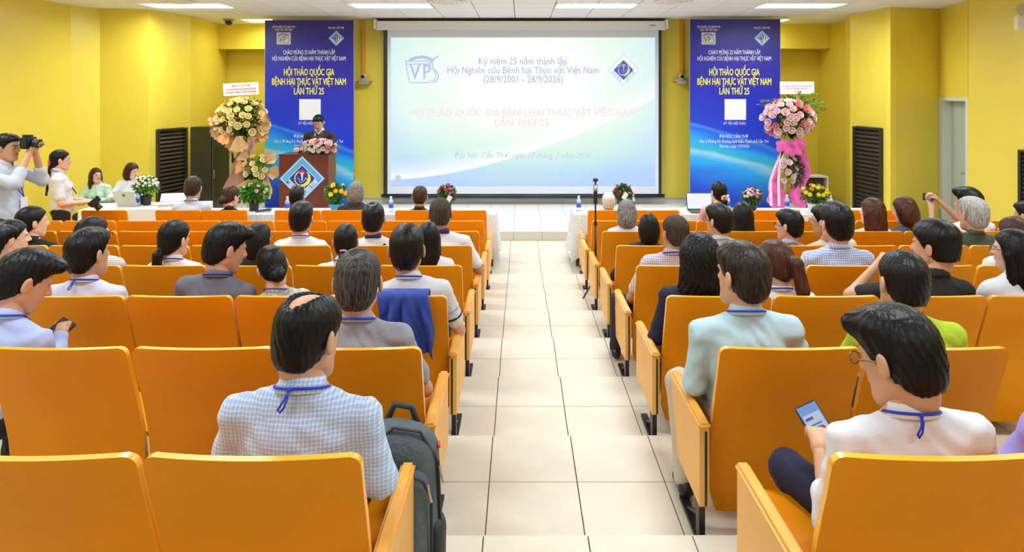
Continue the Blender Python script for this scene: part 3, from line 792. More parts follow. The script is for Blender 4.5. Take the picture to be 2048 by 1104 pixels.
# ---- banners
BAN = grad_mat('banner_print_base', [(0, (.01, .18, .62)), (1, (.03, .03, .32))], 2, 0, 3.4)
bst = [(0.0, (.005, .05, .55)), (0.10, (.01, .20, .72)), (0.17, (.02, .40, .85)), (0.215, (.30, .62, .80)), (0.235, (.03, .45, .62)), (0.27, (.02, .38, .80)), (0.32, (.008, .12, .80)), (0.345, (.05, .22, .75)), (0.36, (.008, .05, .60)), (0.55, (.01, .02, .46)), (0.78, (.014, .012, .32)), (1.0, (.018, .012, .20))]
def banner(x0, x1, ytl, ytr, label, word_dx, mirror):
    Y = 12.5; t = thing('banner', label, 'banner', (XP((x0 + x1) / 2, Y), Y, STAGE), 0)
    W = (x1 - x0) * Y / F / 2; zt = ZP((ytl + ytr) / 2, Y) - STAGE
    m = grad_mat('banner_print' + ('_b' if mirror else ''), bst, 2, .35, zt + .15, rough=.45, wave=True)
    MB().box(-W, W, 0, .012, 0.01, zt).obj('printed_sheet', m, t)
    f = MB(); f.box(-W - .01, -W + .015, .012, .035, 0, zt); f.box(W - .015, W + .01, .012, .035, 0, zt); f.box(-W, W, .012, .035, zt - .02, zt + .004); f.box(-W, W, .012, .035, 0, .02); f.box(-W - .01, -W + .04, -.1, .4, 0, .02); f.box(W - .04, W + .01, -.1, .4, 0, .02)
    f.obj('banner_frame', mat('aluminium', (.55, .55, .56), .35, .8), t)
    xc = (x0 + x1) / 2; ox = XP(xc, Y)
    def ln(s, m_, cxp, wpx, ypx, hpx, bold=.0):
        put_text(s, m_, (XP(cxp, Y) - ox, -.003, ZP(ypx, Y) - STAGE), t, hpx * Y / F, wpx * Y / F, bold=bold)
    d = x0 - 530
    ln('HỘI NGHIÊN CỨU BỆNH HẠI', PWH, 567.5 + word_dx[0], 46, 54, 6); ln('THỰC VẬT VIỆT NAM', PWH, 567.5 + word_dx[0], 35, 60, 6)
    ln('ĐẠI HỌC CẦN THƠ', PWH, 672.5 + word_dx[1], 31, 56, 6)
    bx_ = XP(567.5 + word_dx[0], Y) - ox; bz = ZP(77, Y) - STAGE
    MB().box(bx_ - .128, bx_ + .128, -.004, .0, bz - .11, bz + .11).obj('logo_panel', mat('logo_silver', (.62, .62, .66), .5), t)
    # the society's logo on its silver panel
    P = lambda u, v: (bx_ + u, -.006, bz + v)
    gm = mat('logo_ink', (.13, .14, .25), .5)
    MB().tube([P(-.11, .05), P(-.08, -.085), P(.05, -.085)], .004, 4).tube([P(-.11, .05), P(.07, .05)], .004, 4).tube([P(.115, .09), P(.08, .05), (bx_ + .08, -.006, bz), P(.11, -.04), P(.09, -.085), P(.05, -.085)], .005, 4).obj('logo_outline', gm, t)
    put_text('VP', gm, (bx_ - .02, -.005, bz - .02), t, .15, .13)
    lf = MB()
    for i in range(9): lf.ball(P(-.08 + .018 * i, .07 + .012 * math.sin(i * .4)), (.016, .002, .012), 6, 4)
    lf.obj('logo_leaves', gm, t)
    emblem(t, (XP(672.5 + word_dx[1], Y) - ox, 0, ZP(76.5, Y) - STAGE), 15.5 * Y / F, COLS, step=.0012)
    c = 618 + word_dx[2]
    ln('CHÀO MỪNG 25 NĂM THÀNH LẬP', PWH, c, 104, 105, 12); ln('HỘI NGHIÊN CỨU BỆNH HẠI THỰC VẬT VIỆT NAM', PWH, c, 147, 117.5, 12)
    ln('HỘI THẢO QUỐC GIA', PYE, c, 101, 145, 19, .022); ln('BỆNH HẠI THỰC VẬT VIỆT NAM', PYE, c, 148, 164, 19, .022); ln('LẦN THỨ 25', PYE, c, 60, 183, 19, .022)
    qx = XP(c + 2, Y) - ox; qz = ZP(219, Y) - STAGE
    MB().box(qx - .196, qx + .196, -.004, 0, qz - .19, qz + .19).obj('blank_white_square', mat('print_square_white', (.82, .82, .84), .5), t)
    ln('KỶ YẾU HỘI THẢO', PWH, c + 1, 44, 247, 7.5, .0)
    ln('ĐẠI HỌC CẦN THƠ', PWH, c - 1, 57, 273, 9, .0); ln('Khu 2, Đường 3/2, Phường Ninh Kiều, Thành phố Cần Thơ', PWH, c, 137, 283, 8.5, .0); ln('Thứ sáu, ngày 17/7/2026', PWH, c, 60, 292.5, 8, .0)
banner(530, 707, 38.5, 42, 'tall blue conference banner left of the screen behind the wooden podium', (0, 0, 0), False)
banner(1380.5, 1560.5, 40.5, 36.5, 'tall blue conference banner right of the screen beside the pink flower stand', (849.5, 851.5, 850.5), True)

# ---- podium
WOODR = mat('red_brown_wood', (0.13, 0.022, 0.008), 0.3, noise=0.25, nscale=3, coat=0.3)
WOODR2 = mat('red_brown_wood_side', (0.13, 0.022, 0.008), 0.3, noise=0.25, nscale=3, coat=0.3)
PY = 11.1; pod = thing('podium', 'dark red wooden podium with blue diamond emblem at the left of the stage', 'podium', (XP(607, PY), PY, STAGE))
xl, xr = XP(558, PY) - XP(607, PY), XP(656, PY) - XP(607, PY); zt = ZP(309, PY) - STAGE
rbox('front_panel', xl, xr, 0, .03, 0.0, zt - .02, WOODR, pod); rbox('side_panel', xl, xl + .03, .03, .48, 0, zt - .02, WOODR, pod); rbox('side_panel', xr - .03, xr, .03, .48, 0, zt - .02, WOODR, pod)
rbox('top', xl - .01, xr + .01, -.01, .50, zt - .02, zt, WOODR, pod); rbox('shelf', xl + .03, xr - .03, .05, .46, zt - .35, zt - .33, WOODR, pod)
MB().box(xr, xr + .002, .03, .48, zt - .55, zt - .545).obj('side_joint', BLACK, pod)
emblem(pod, (XP(604.5, PY) - XP(607, PY), -.001, ZP(357, PY) - STAGE), 45.5 * PY / F, COLS, step=.003)
mic = thing('podium_microphone', 'thin gooseneck microphone with red tip on the podium in front of the speaker', 'microphone', (XP(637, 11.3), 11.3, STAGE + zt))
MB().tube([(0, 0, 0), (0, -.02, .12), (.01, .05, .24), (.01, .12, .30)], .006, 6).lathe([(.05, 0), (.05, .02), (0.01, .008)], 12).obj('neck', BLACK, mic)
MB().ball((.01, .14, .32), (.018, .02, .025)).obj('microphone_head', mat('mic_red', (.5, .01, .02), .5), mic, smooth=True)

# ---- flowers and leaves
LEAF = mat('leaf_green', (0.035, 0.16, 0.02), 0.5, noise=.4, nscale=20); LEAFD = mat('leaf_dark_green', (0.015, 0.07, 0.015), 0.5, noise=.4, nscale=20); LEAFL = mat('leaf_bright_green', (0.10, 0.32, 0.03), 0.45, noise=.35, nscale=20); LEAFG = mat('eucalyptus_green', (0.10, 0.20, 0.13), 0.6)
def leaf_quad(b, p, d, n, L, w):
    d = d.normalized(); s_ = d.cross(n)
    if s_.length < 1e-4: s_ = d.cross(Vector((1, 0, .3)))
    s_.normalize(); up = s_.cross(d)
    b._add([p, p + d * L * .45 + s_ * w + up * L * .08, p + d * L - up * L * .1, p + d * L * .45 - s_ * w + up * L * .08], [(0, 1, 2), (0, 2, 3)])
def foliage(parent, c, r, count, L, w, m, seed=1, stems=True, name='foliage', up=0.25, base=None):
    rr = random.Random(seed); b = MB(); c = Vector(c); r = Vector(r) if not isinstance(r, (int, float)) else Vector((r, r, r))
    base = Vector(base) if base is not None else c - Vector((0, 0, r.z))
    for i in range(count):
        d = Vector((rr.gauss(0, 1), rr.gauss(0, 1), rr.gauss(up, .8))).normalized(); k = rr.uniform(.45, .98)
        p = c + Vector((d.x * r.x, d.y * r.y, d.z * r.z)) * k
        dd = (d + Vector((rr.uniform(-.6, .6), rr.uniform(-.6, .6), rr.uniform(-.5, .5)))).normalized()
        leaf_quad(b, p, dd, Vector((rr.uniform(-1, 1), rr.uniform(-1, 1), 1)), L * rr.uniform(.7, 1.3), w * rr.uniform(.7, 1.2))
        if stems and i % 6 == 0: b.tube([base, (base + p) / 2 + Vector((0, 0, r.z * .1)), p], .003, 3, cap=False)
    o = b.mesh(name, [m], weld=False); o = link(name, o, None, parent); tag(o, kind='stuff'); return o
def rose_mesh(m, layers=((.35, 4, .9), (.65, 5, .6), (1.0, 6, .15)), name='rose'):
    b = MB()
    b.ball((0, 0, .35), (.3, .3, .45), 7, 5)
    for R, n, cl in layers:
        for i in range(n):
            a = 2 * math.pi * (i + R * 3.1) / n; ca, sa = math.cos(a), math.sin(a); ta = Vector((-sa, ca, 0)); ra = Vector((ca, sa, 0)); wd_ = R * .62
            h = .85 - .35 * R
            p0 = ra * R * .25; p1 = ra * (R * .8) + Vector((0, 0, h * .45)); p2 = ra * (R * (1.05 - .45 * cl)) + Vector((0, 0, h))
            b._add([p0 - ta * wd_ * .3, p0 + ta * wd_ * .3, p1 + ta * wd_, p1 - ta * wd_, p2 + ta * wd_ * .7, p2 - ta * wd_ * .7, p2 + ra * .08 + Vector((0, 0, .05))],
                   [(0, 1, 2, 3), (3, 2, 4, 5), (5, 4, 6)])
    return b.mesh(name, [m], smooth=True, weld=False)
def mum_mesh(m, n=14, rings=3, name='bloom'):
    b = MB(); b.ball((0, 0, .1), (.35, .35, .25), 7, 4)
    for j in range(rings):
        R = 1 - .28 * j; z = .08 + .22 * j
        for i in range(n - 2 * j):
            a = 2 * math.pi * (i + .5 * j) / (n - 2 * j); ra = Vector((math.cos(a), math.sin(a), 0)); ta = Vector((-ra.y, ra.x, 0))
            b._add([Vector((0, 0, z * .5)), ra * R * .6 + ta * .14 + Vector((0, 0, z)), ra * R + Vector((0, 0, z + .12)), ra * R * .6 - ta * .14 + Vector((0, 0, z))], [(0, 1, 2, 3)])
    return b.mesh(name, [m], smooth=False, weld=False)
def look_rot(d, roll=0.0):
    q = Vector(d).to_track_quat('Z', 'Y'); e = (q.to_matrix() @ Matrix.Rotation(roll, 3, 'Z')).to_euler(); return e
def blooms(parent, me, c, r, n, size, seed, name='flower', front=True, mats=None, mind=1.5, top=-.35):
    """n flower heads spread over the near side of an ellipsoid"""
    rr = random.Random(seed); c = Vector(c); out = []; tries = 0
    while len(out) < n and tries < 4000:
        tries += 1
        d = Vector((rr.gauss(0, 1), rr.gauss(-.35 if front else 0, 1), rr.gauss(.1, 1))).normalized()
        if front and d.y > .25: continue
        if d.z < top: continue
        p = c + Vector((d.x * r[0], d.y * r[1], d.z * r[2]))
        if any((p - q).length < size * mind for q in out): continue
        out.append(p)
        m = me if mats is None else me
        o = link(name, m, (rr.choice(mats) if mats else None), parent, loc=p, rot=look_rot(d * 1.0 + Vector((0, -.5, .25)), rr.uniform(0, 6)), scale=(size * rr.uniform(.85, 1.1),) * 3)
    return out
def paper(parent, base, tip_dir, L, W, m, seed, curl=.25, name='wrapping_paper'):
    rr = random.Random(seed); b = MB(); base = Vector(base); d = Vector(tip_dir).normalized(); s_ = d.cross(Vector((0, -1, .2))).normalized(); n_ = s_.cross(d).normalized()
    nu, nv = 7, 6; ph = rr.uniform(0, 6); vs = []
    for j in range(nv + 1):
        v = j / nv
        for i in range(nu + 1):
            u = -1 + 2 * i / nu; w = W * (.25 + .75 * v)
            zig = (1 if i % 2 else -1) * .04 * L * v
            vs.append(base + d * (L * v + zig - abs(u) * .2 * L * v) + s_ * (u * w) + n_ * (curl * L * (u * u) * v + .12 * L * math.sin(2.2 * v + ph) * v + .05 * L * math.sin(5 * u + ph)))
    fs = [(j * (nu + 1) + i, j * (nu + 1) + i + 1, (j + 1) * (nu + 1) + i + 1, (j + 1) * (nu + 1) + i) for j in range(nv) for i in range(nu)]
    b._add(vs, fs); return link(name, b.mesh(name, [m], smooth=True), None, parent)
CREAM = mat('cream_rose', (0.95, 0.80, 0.42), .6); PINKL = mat('pale_pink_petals', (.92, .62, .64), .6); PINKM = mat('salmon_pink_petals', (.80, .25, .24), .6); PINKW = mat('blush_white_petals', (.88, .70, .68), .6); WHITEF = mat('white_petals', (.88, .88, .82), .6); YELF = mat('yellow_petals', (.85, .72, .008), .6); ORF = mat('orange_petals', (.80, .30, .02), .6); GOLDF = mat('golden_petals', (.85, .50, .02), .6); REDF = mat('crimson_petals', (.65, .02, .08), .6); MAGF = mat('magenta_pink_petals', (.70, .22, .45), .6); CORAL = mat('coral_red_petals', (.75, .10, .12), .6)
ROSE_C = rose_mesh(CREAM); ROSE_P = rose_mesh(PINKL); MUM = mum_mesh(WHITEF); MUMY = mum_mesh(YELF)
KRAFT = mat('tan_wrapping_paper', (0.66, 0.42, 0.20), .7); KRAFT2 = mat('pinkish_brown_paper', (.46, .24, .17), .7); KRAFT3 = mat('peach_paper', (.80, .40, .14), .7)
PALEW = mat('pale_yellow_wood', (.72, .60, .26), .6)

# left flower stand
FY = 11.6
def P0(px, py, Y, o): v = PX(px, py, Y); return v - Vector(o)
fo = Vector((XP(482, FY), FY, STAGE))
fs_ = thing('flower_stand', 'tall congratulation stand of cream roses in tan paper left of the podium', 'flowers', fo)
def Q(px, py, dy=0.0): return PX(px, py, FY + dy) - fo
MB().tube([Q(461, 288), Q(461, 372), Q(458, 408, -.1)], .018, 4).tube([Q(480, 288), Q(480, 372), Q(484, 408, -.1)], .016, 4).tube([Q(461, 366), Q(484, 366)], .018, 4).tube([Q(470, 288, .1), Vector((-.05, .45, 0))], .016, 4).obj('easel_frame', PALEW, fs_)
MB().tube([Vector((-.19, -.1, .0)), Q(458, 400, -.1)], .018, 4).tube([Vector((.02, -.1, .0)), Q(484, 400, -.1)], .016, 4).obj('easel_leg', PALEW, fs_)
c = Q(484, 243); foliage(fs_, c, (.40, .25, .36), 700, .07, .022, LEAFD, 3)
foliage(fs_, Q(490, 212), (.30, .15, .14), 160, .07, .018, LEAFL, 4, name='foliage')
blooms(fs_, ROSE_C, c, (.43, .30, .38), 44, .058, 11, 'rose', top=-.75, mind=1.45)
tiny = MB(); rr = random.Random(9)
for i in range(90):
    d = Vector((rr.gauss(0, 1), -abs(rr.gauss(0, 1)), rr.gauss(0, 1))).normalized(); tiny.ball(c + Vector((d.x * .46, d.y * .33, d.z * .42)), .011, 5, 4)
tag(tiny.obj('yellow_filler_buds', YELF, fs_), kind='stuff')
for i, a in enumerate([190, 206, 222, 238, 256, 276, 312, 328, 345, 5, 22, 174]):
    an = math.radians(a); d = Vector((math.cos(an), -.25, math.sin(an)))
    paper(fs_, c + Vector((math.cos(an) * .26, -.04, math.sin(an) * .24)), d, .22 + .10 * ((i * 37) % 10) / 10, .10 + .07 * ((i * 53) % 7) / 7, [KRAFT, KRAFT2, KRAFT, KRAFT3][i % 4], i)
paper(fs_, Q(478, 272, -.25), (.2, -.3, -1), .28, .16, KRAFT, 41); paper(fs_, Q(504, 278, -.2), (-.1, -.3, -1), .22, .12, KRAFT2, 42); paper(fs_, Q(458, 262, -.2), (-.4, -.3, -1), .25, .13, KRAFT3, 43)
paper(fs_, Q(495, 283, -.1), (-.15, -.1, -1), .62, .16, KRAFT2, 44); paper(fs_, Q(480, 330, -.05), (-.1, -.1, -1), .5, .20, KRAFT2, 45)
c2 = Q(516, 338, -.1); foliage(fs_, c2, (.20, .15, .22), 260, .06, .018, LEAFL, 6, base=c2 - Vector((0, -.1, .2)))
blooms(fs_, ROSE_C, c2, (.22, .18, .22), 13, .05, 12, 'rose', top=-.6)
for i, (px, py, dx, dz, L, m) in enumerate([(528, 325, .8, .5, .28, KRAFT), (530, 342, 1, -.1, .28, KRAFT), (530, 352, .35, -1, .42, KRAFT), (520, 366, .0, -1, .2, KRAFT3), (500, 360, -.5, -1, .22, KRAFT3), (490, 335, -1, .2, .16, KRAFT3), (508, 358, -.1, -.9, .22, KRAFT2), (496, 318, -.6, .7, .16, KRAFT)]):
    paper(fs_, Q(px, py, -.15) * 1.0, (dx, -.35, dz), L, .13, m, 60 + i)
sg = thing('message_card', 'white congratulation card with red lettering above the cream roses', 'sign', Q(482, 178) + fo)
MB().box(-.30, .30, -.004, .004, -.105, .105).obj('card', PWH, sg, rot=(0, math.radians(-3), 0)); 
MB().tube([(0, .008, 0), (.0, .03, -.35)], .008, 5).obj('card_stick', PALEW, sg)
FADE = mat('faded_red_ink', (.60, .16, .20), .6)
for s_, z, w in (('ĐẠI HỌC CẦN THƠ', .055, .30), ('Chúc mừng Hội thảo quốc gia Bệnh hại thực vật', 0, .50), ('Hội Nghiên cứu Bệnh hại Thực vật Việt Nam', -.05, .52)): put_text(s_, FADE, (0, -.006, z), sg, .05, w, roll=math.radians(-3), bold=0)

# right flower stand
fo2 = Vector((XP(1582, FY), FY, STAGE)); f2 = thing('flower_stand', 'tall congratulation stand of pink carnations with bright pink tulle beside the right banner', 'flowers', fo2)
def Q2(px, py, dy=0.0): return PX(px, py, FY + dy) - fo2
c = Q2(1582, 238); foliage(f2, c, (.42, .22, .34), 600, .07, .016, LEAFD, 21); foliage(f2, Q2(1600, 215, .05), (.42, .15, .28), 330, .075, .014, LEAFL, 22); foliage(f2, Q2(1540, 207, .05), (.18, .1, .06), 60, .07, .012, LEAFG, 23)
blooms(f2, ROSE_P, c + Vector((-.05, 0, 0)), (.42, .30, .31), 52, .062, 31, 'carnation', mats=[PINKL, PINKL, PINKW, PINKM, PINKL], top=-.85, mind=1.35)
MB().tube([Q2(1575, 260), Vector((-.15, 0, .0))], .015, 5).tube([Q2(1590, 260), Vector((.2, 0, .0))], .015, 5).tube([Q2(1582, 270, .05), Vector((.02, .4, .0))], .015, 5).obj('easel_frame', PALEW, f2)
TULLE = mat('bright_pink_tulle', (.88, .12, .48), .6, sheen=.5, noise=.12, nscale=9, alpha=.93)
def puff(parent, name, blobs, m, h=.018, fold=.02, seed=1):
    los = np.array([[b_[0][i] - b_[1][i] - .08 for i in range(3)] for b_ in blobs]).min(0); his = np.array([[b_[0][i] + b_[1][i] + .08 for i in range(3)] for b_ in blobs]).max(0)
    s = SDF(los, his, h)
    for b_ in blobs: s.ell(b_[0], b_[1], .05)
    X_, Y_, Z_ = s.full()
    s.V += (fold * np.sin(X_ * 38 + 3 * np.sin(Z_ * 9 + seed)) * np.cos(Y_ * 20 + Z_ * 6)).astype(np.float32) + (.3 * fold * np.sin(Z_ * 60 + X_ * 30)).astype(np.float32)
    V, Fc = s.nets(); return link(name, mesh_np(name, V, Fc), m, parent)
def q2(px, py, dy=0): v = Q2(px, py, dy); return (v.x, v.y, v.z)
puff(f2, 'bow', [(q2(1567, 293, -.12), (.12, .10, .12)), (q2(1597, 288, -.12), (.13, .10, .11)), (q2(1592, 304, -.16), (.11, .08, .07)), (q2(1576, 302, -.14), (.09, .08, .07))], TULLE, seed=2)
puff(f2, 'tulle_drape', [(q2(1560, 325, -.02), (.07, .08, .13)), (q2(1552, 348, -.02), (.08, .08, .10)), (q2(1550, 378, -.02), (.10, .09, .18)), (q2(1546, 398, -.02), (.09, .10, .14)), (q2(1560, 395, .02), (.10, .10, .22))], TULLE, seed=3)
puff(f2, 'tulle_drape', [(q2(1604, 325, -.02), (.10, .08, .20)), (q2(1608, 345, -.02), (.10, .08, .18)), (q2(1598, 372, -.02), (.12, .10, .10)), (q2(1592, 392, -.02), (.09, .09, .18)), (q2(1605, 402, -.02), (.08, .09, .14))], TULLE, seed=4)
c2 = Q2(1582, 340, -.1); foliage(f2, c2 + Vector((.07, 0, -.02)), (.13, .12, .30), 340, .07, .014, LEAFD, 24)
blooms(f2, ROSE_P, c2 + Vector((-.07, -.03, .02)), (.13, .13, .26), 13, .052, 33, 'carnation', mats=[PINKL, PINKW], top=-.9, mind=1.4)
for i, (xa, xb) in enumerate(((1566, 1541), (1566, 1557))):
    b = MB(); pts = [Q2(xa, 303, -.2), Q2((xa + xb) / 2 - 2, 330, -.2), Q2(xb, 360, -.2), Q2(xb + 1, 412, -.2)]
    for p1, p2 in zip(pts[:-1], pts[1:]): b._add([p1 - Vector((.022, 0, 0)), p1 + Vector((.022, 0, 0)), p2 + Vector((.022, 0, 0)), p2 - Vector((.022, 0, 0))], [(0, 1, 2, 3)])
    b.obj('ribbon', mat('white_ribbon', (.85, .72, .80), .4), f2)
sg = thing('message_card', 'white card with small red lettering above the pink carnations', 'sign', Q2(1594, 175.5) + fo2)
MB().box(-.29, .29, -.004, .004, -.105, .105).obj('card', PWH, sg); MB().tube([(0, .008, 0), (.0, .03, -.35)], .008, 5).obj('card_stick', PALEW, sg)
for s_, z, w in (('Hội Nghiên cứu Bệnh hại Thực vật Việt Nam', .03, .50), ('Chúc mừng Hội thảo quốc gia lần thứ 25', -.01, .38), ('Trân trọng', -.06, .10)): put_text(s_, FADE, (0, -.006, z), sg, .045, w, bold=0)

# podium flowers
pf = thing('flower_arrangement', 'pink and white rose arrangement lying on top of the podium', 'flowers', (XP(637, 11.16), 11.2, STAGE + zt))
foliage(pf, (0, 0, .10), (.32, .10, .12), 380, .055, .018, LEAFG, 51, base=(0, 0, 0)); foliage(pf, (0, 0, .08), (.28, .10, .09), 160, .05, .014, LEAFL, 52, base=(0, 0, 0))
blooms(pf, ROSE_P, (0, -.01, .11), (.28, .10, .12), 34, .038, 53, 'rose', mats=[PINKL, PINKW, WHITEF, PINKL, PINKM], top=-.5, mind=1.2)

# ---- tables with cloths
CLOTH = mat('white_lace_cloth', (0.74, 0.76, 0.77), .9, noise=.10, nscale=45, bump=.6, bscale=90)
CLOTHP = mat('plain_white_cloth', (0.80, 0.80, 0.79), .85, bump=.1, bscale=20)
DWOOD = mat('dark_table_wood', (.16, .05, .02), .4)
TT = 0.665
def table(x0, x1, y0, y1, label, clabel, drop=.55, m=CLOTH, lift=0, flare=.05, seed=1, rz=0, loc=None):
    t = thing('table', label, 'table', loc or ((x0 + x1) / 2, (y0 + y1) / 2, 0), rz); w, d = (x1 - x0) / 2, (y1 - y0) / 2
    rbox('table_top', -w, w, -d, d, TT - .03, TT, DWOOD, t)
    for sx in (-1, 1):
        for sy in (-1, 1): rbox('leg', sx * (w - .05) - .03, sx * (w - .05) + .03, sy * (d - .04) - .03, sy * (d - .04) + .03, 0, TT - .03, DWOOD, t)
    rbox('modesty_panel', -w + .08, w - .08, d - .03, d - .015, .2, TT - .03, DWOOD, t)
    # cloth: top sheet with wavy hanging sides
    b = MB(); rr = random.Random(seed); g = .012; per = []
    nx, ny = max(8, int(2 * w / .06)), 9
    def P_(i):
        i = i % (2 * (nx + ny))
        if i < nx: return Vector((-w - g + 2 * (w + g) * i / nx, -d - g, 0)), Vector((0, -1, 0))
        i -= nx
        if i < ny: return Vector((w + g, -d - g + 2 * (d + g) * i / ny, 0)), Vector((1, 0, 0))
        i -= ny
        if i < nx: return Vector((w + g - 2 * (w + g) * i / nx, d + g, 0)), Vector((0, 1, 0))
        i -= nx
        return Vector((-w - g, d + g - 2 * (d + g) * i / ny, 0)), Vector((-1, 0, 0))
    n = 2 * (nx + ny); rows = 7
    b.v = []
    for j in range(rows + 1):
        v = j / rows
        for i in range(n):
            p, o = P_(i); p2, o2 = P_(i - 1); corner = (o - o2).length > .1
            out = (o + o2).normalized() if corner else o
            wob = flare * v * (0.35 + .5 * math.sin(i * 1.9 + seed) + .3 * math.sin(i * .7)) + (flare * 1.3 * v if corner else 0)
            dz = drop * v * (1 + (.12 if corner else 0))
            q = p + out * max(.002, wob + .004); b.v.append((q.x, q.y, TT + .008 - dz))
    for j in range(rows):
        for i in range(n):
            k = (i + 1) % n; b.f.append((j * n + i, (j + 1) * n + i, (j + 1) * n + k, j * n + k))
    b.f.append(tuple(range(n))); b.mi = [0] * len(b.f)
    me = b.mesh('tablecloth', [m], smooth=True)
    bm = bmesh.new(); bm.from_mesh(me); bmesh.ops.recalc_face_normals(bm, faces=bm.faces)
    for e in bm.edges:
        if len(e.link_faces) == 2 and e.calc_face_angle(0) > .9: e.smooth = False
    bm.to_mesh(me); bm.free()
    c_ = link('tablecloth', me, None, None, loc=(t.location.x, t.location.y, 0), rot=(0, 0, rz)); tag(c_, clabel, 'tablecloth')
    return t
ty0, ty1 = 8.86, 9.34
LT = [(-4.55, -3.16), (-3.13, -1.74), (-1.71, -.33)]
for i, (a_, b_) in enumerate(LT):
    w_ = ['leftmost, under the microphone', 'in the middle, near the yellow flowers', 'beside the aisle'][i]
    table(a_, b_, ty0, ty1, 'dark wooden table in the left front row, %s' % w_, 'white lace tablecloth on the left front table %s' % w_, seed=i + 1)
RT = [(.71, 2.1), (2.13, 3.5), (3.53, 4.9)]
for i, (a_, b_) in enumerate(RT):
    w_ = ['beside the aisle', 'in the middle, under the laptop', 'rightmost, under the yellow flowers'][i]
    table(a_, b_, ty0, ty1, 'dark wooden table in the right front row, %s' % w_, 'white lace tablecloth on the right front table %s' % w_, seed=i + 5)
table(0, 1.5, 0, .6, 'registration table turned at an angle in front of the two seated women', 'plain white cloth covering the registration table at the left', drop=.62, m=CLOTHP, seed=9, flare=.012, rz=math.radians(8), loc=(-5.2, 9.55, 0))

# ---- potted flowers on the tables
POT = mat('black_flower_pot', (.02, .02, .025), .45); POTW = mat('white_flower_pot', (.78, .80, .80), .35)
def pot(px, pyb, Y, hpx, wpx, label, potm, pothpx, potwpx, blm, bsize, nb, leafm, seed, mats=None, zbase=None, leafL=.05, nleaf=420):
    z0 = TT + .008 if zbase is None else zbase; x = XP(px, Y)
    t = thing('potted_flowers', label, 'plant', (x, Y, z0)); k = Y / F
    ph = pothpx * k; r = potwpx * k / 2
    MB().lathe([(r * .75, 0), (r * .78, .0), (r, ph - .012), (r * 1.06, ph - .012), (r * 1.06, ph), (r * .92, ph), (r * .88, ph - .03), (0, ph - .03)], 20).obj('pot', potm, t, smooth=False)
    H = hpx * k; W = wpx * k / 2; c = Vector((0, 0, ph + (H - ph) * .48))
    foliage(t, c, (W * .9, W * .8, (H - ph) * .5), nleaf, leafL, leafL * .28, leafm, seed, base=(0, 0, ph - .03))
    blooms(t, blm, c + Vector((0, 0, (H - ph) * .06)), (W * .9, W * .85, (H - ph) * .48), nb, bsize, seed + 1, 'bloom', top=.0, mats=mats, mind=1.5)
    return t
pot(292, 409, 9.60, 57, 52, 'bushy white daisies in a black pot on the registration table', POT, 19, 22, MUM, .026, 34, LEAFL, 71, nleaf=600)
pot(508, 420, 9.15, 52, 58, 'pale pink lilies with broad green leaves in a black pot on the left front table', POT, 19, 21, ROSE_P, .024, 11, LEAFL, 73, mats=[PINKW, PINKL, WHITEF], leafL=.085, nleaf=380)
pot(673, 420, 9.15, 52, 50, 'yellow chrysanthemum pot in front of the podium', mat('blue_wrap', (.05, .35, .6), .4), 14, 26, MUMY, .04, 9, LEAF, 75, mats=[YELF, GOLDF, GOLDF])
pot(894, 420, 9.15, 51, 38, 'coral red flowers with a white tag beside the man in the dark suit', POT, 15, 18, ROSE_P, .022, 9, LEAF, 77, mats=[CORAL, CORAL, MAGF])
pot(1246, 420, 9.15, 52, 38, 'crimson flowers with a white tag beside the white-haired man', POT, 15, 18, ROSE_P, .022, 9, LEAF, 79, mats=[REDF, REDF, CORAL])
pot(1504, 420, 9.15, 43, 42, 'small magenta pink chrysanthemums left of the pink flower stand', POT, 13, 20, MUM, .026, 20, LEAF, 81, mats=[MAGF, PINKL, PINKW])
pot(1629, 424, 9.00, 54, 58, 'yellow and orange chrysanthemums in a white pot right of the pink stand', POTW, 19, 27, MUMY, .036, 16, LEAF, 83, mats=[YELF, YELF, YELF, ORF])
for px, py, lab in ((898, 398, 'small white tag hanging in the coral red flowers'), (1250, 392, 'small white tag hanging in the crimson flowers')):
    p_ = PX(px, py, 8.98); rbox('plant_tag', -.03, .03, -.002, .002, -.045, .045, PWH, None, .001, loc=p_, rot=(0, .5, 0)); o_ = bpy.context.scene.objects[-1] if False else COL.objects[-1]; tag(o_, lab, 'tag')
# ---- water bottles
WATER = mat('clear_bottle_plastic', (.80, .88, .95), .08, trans=.5, alpha=.75); LABEL = mat('blue_bottle_label', (.03, .10, .50), .4); CAPM = mat('white_bottle_cap', (.85, .85, .87), .4)
BB = MB().lathe([(.028, 0), (.031, .01), (.031, .05), (.029, .055), (.031, .06), (.031, .13), (.026, .155), (.013, .175), (.013, .19)], 14).mesh('bottle_body', [WATER], smooth=True)
BL = MB().lathe([(.0318, .055), (.0318, .115)], 14).mesh('bottle_label', [LABEL], smooth=True); BL.polygons.foreach_set('use_smooth', [True] * len(BL.polygons))
BC = MB().lathe([(.0155, .182), (.0155, .205), (0, .206)], 12).mesh('bottle_cap', [CAPM])
for px, Y, lab in ((575, 9.05, 'water bottle before the podium beside the dark-haired man'), (782, 9.05, 'water bottle left of the man in the dark suit'), (1157.5, 9.1, 'water bottle on the table corner beside the aisle'), (1266, 9.2, 'water bottle behind the grey-haired woman'), (1456, 9.2, 'water bottle right of the woman in pink'), (1574, 9.2, 'water bottle in front of the pink tulle stand'), (1661, 9.2, 'water bottle right of the white flower pot')):
    t = thing('water_bottle', lab, 'bottle', (XP(px, Y), Y, TT + .008), 0, 'water bottles on the front tables')
    link('bottle_body', BB, None, t); link('bottle_label', BL, None, t); link('bottle_cap', BC, None, t)
bq = thing('water_bottle', 'water bottle with blue cap beside the silver laptop', 'bottle', (XP(276, 9.5), 9.5, TT + .008)); link('bottle_body', BB, None, bq); link('bottle_label', BL, None, bq); link('bottle_cap', BC, LABEL, bq)
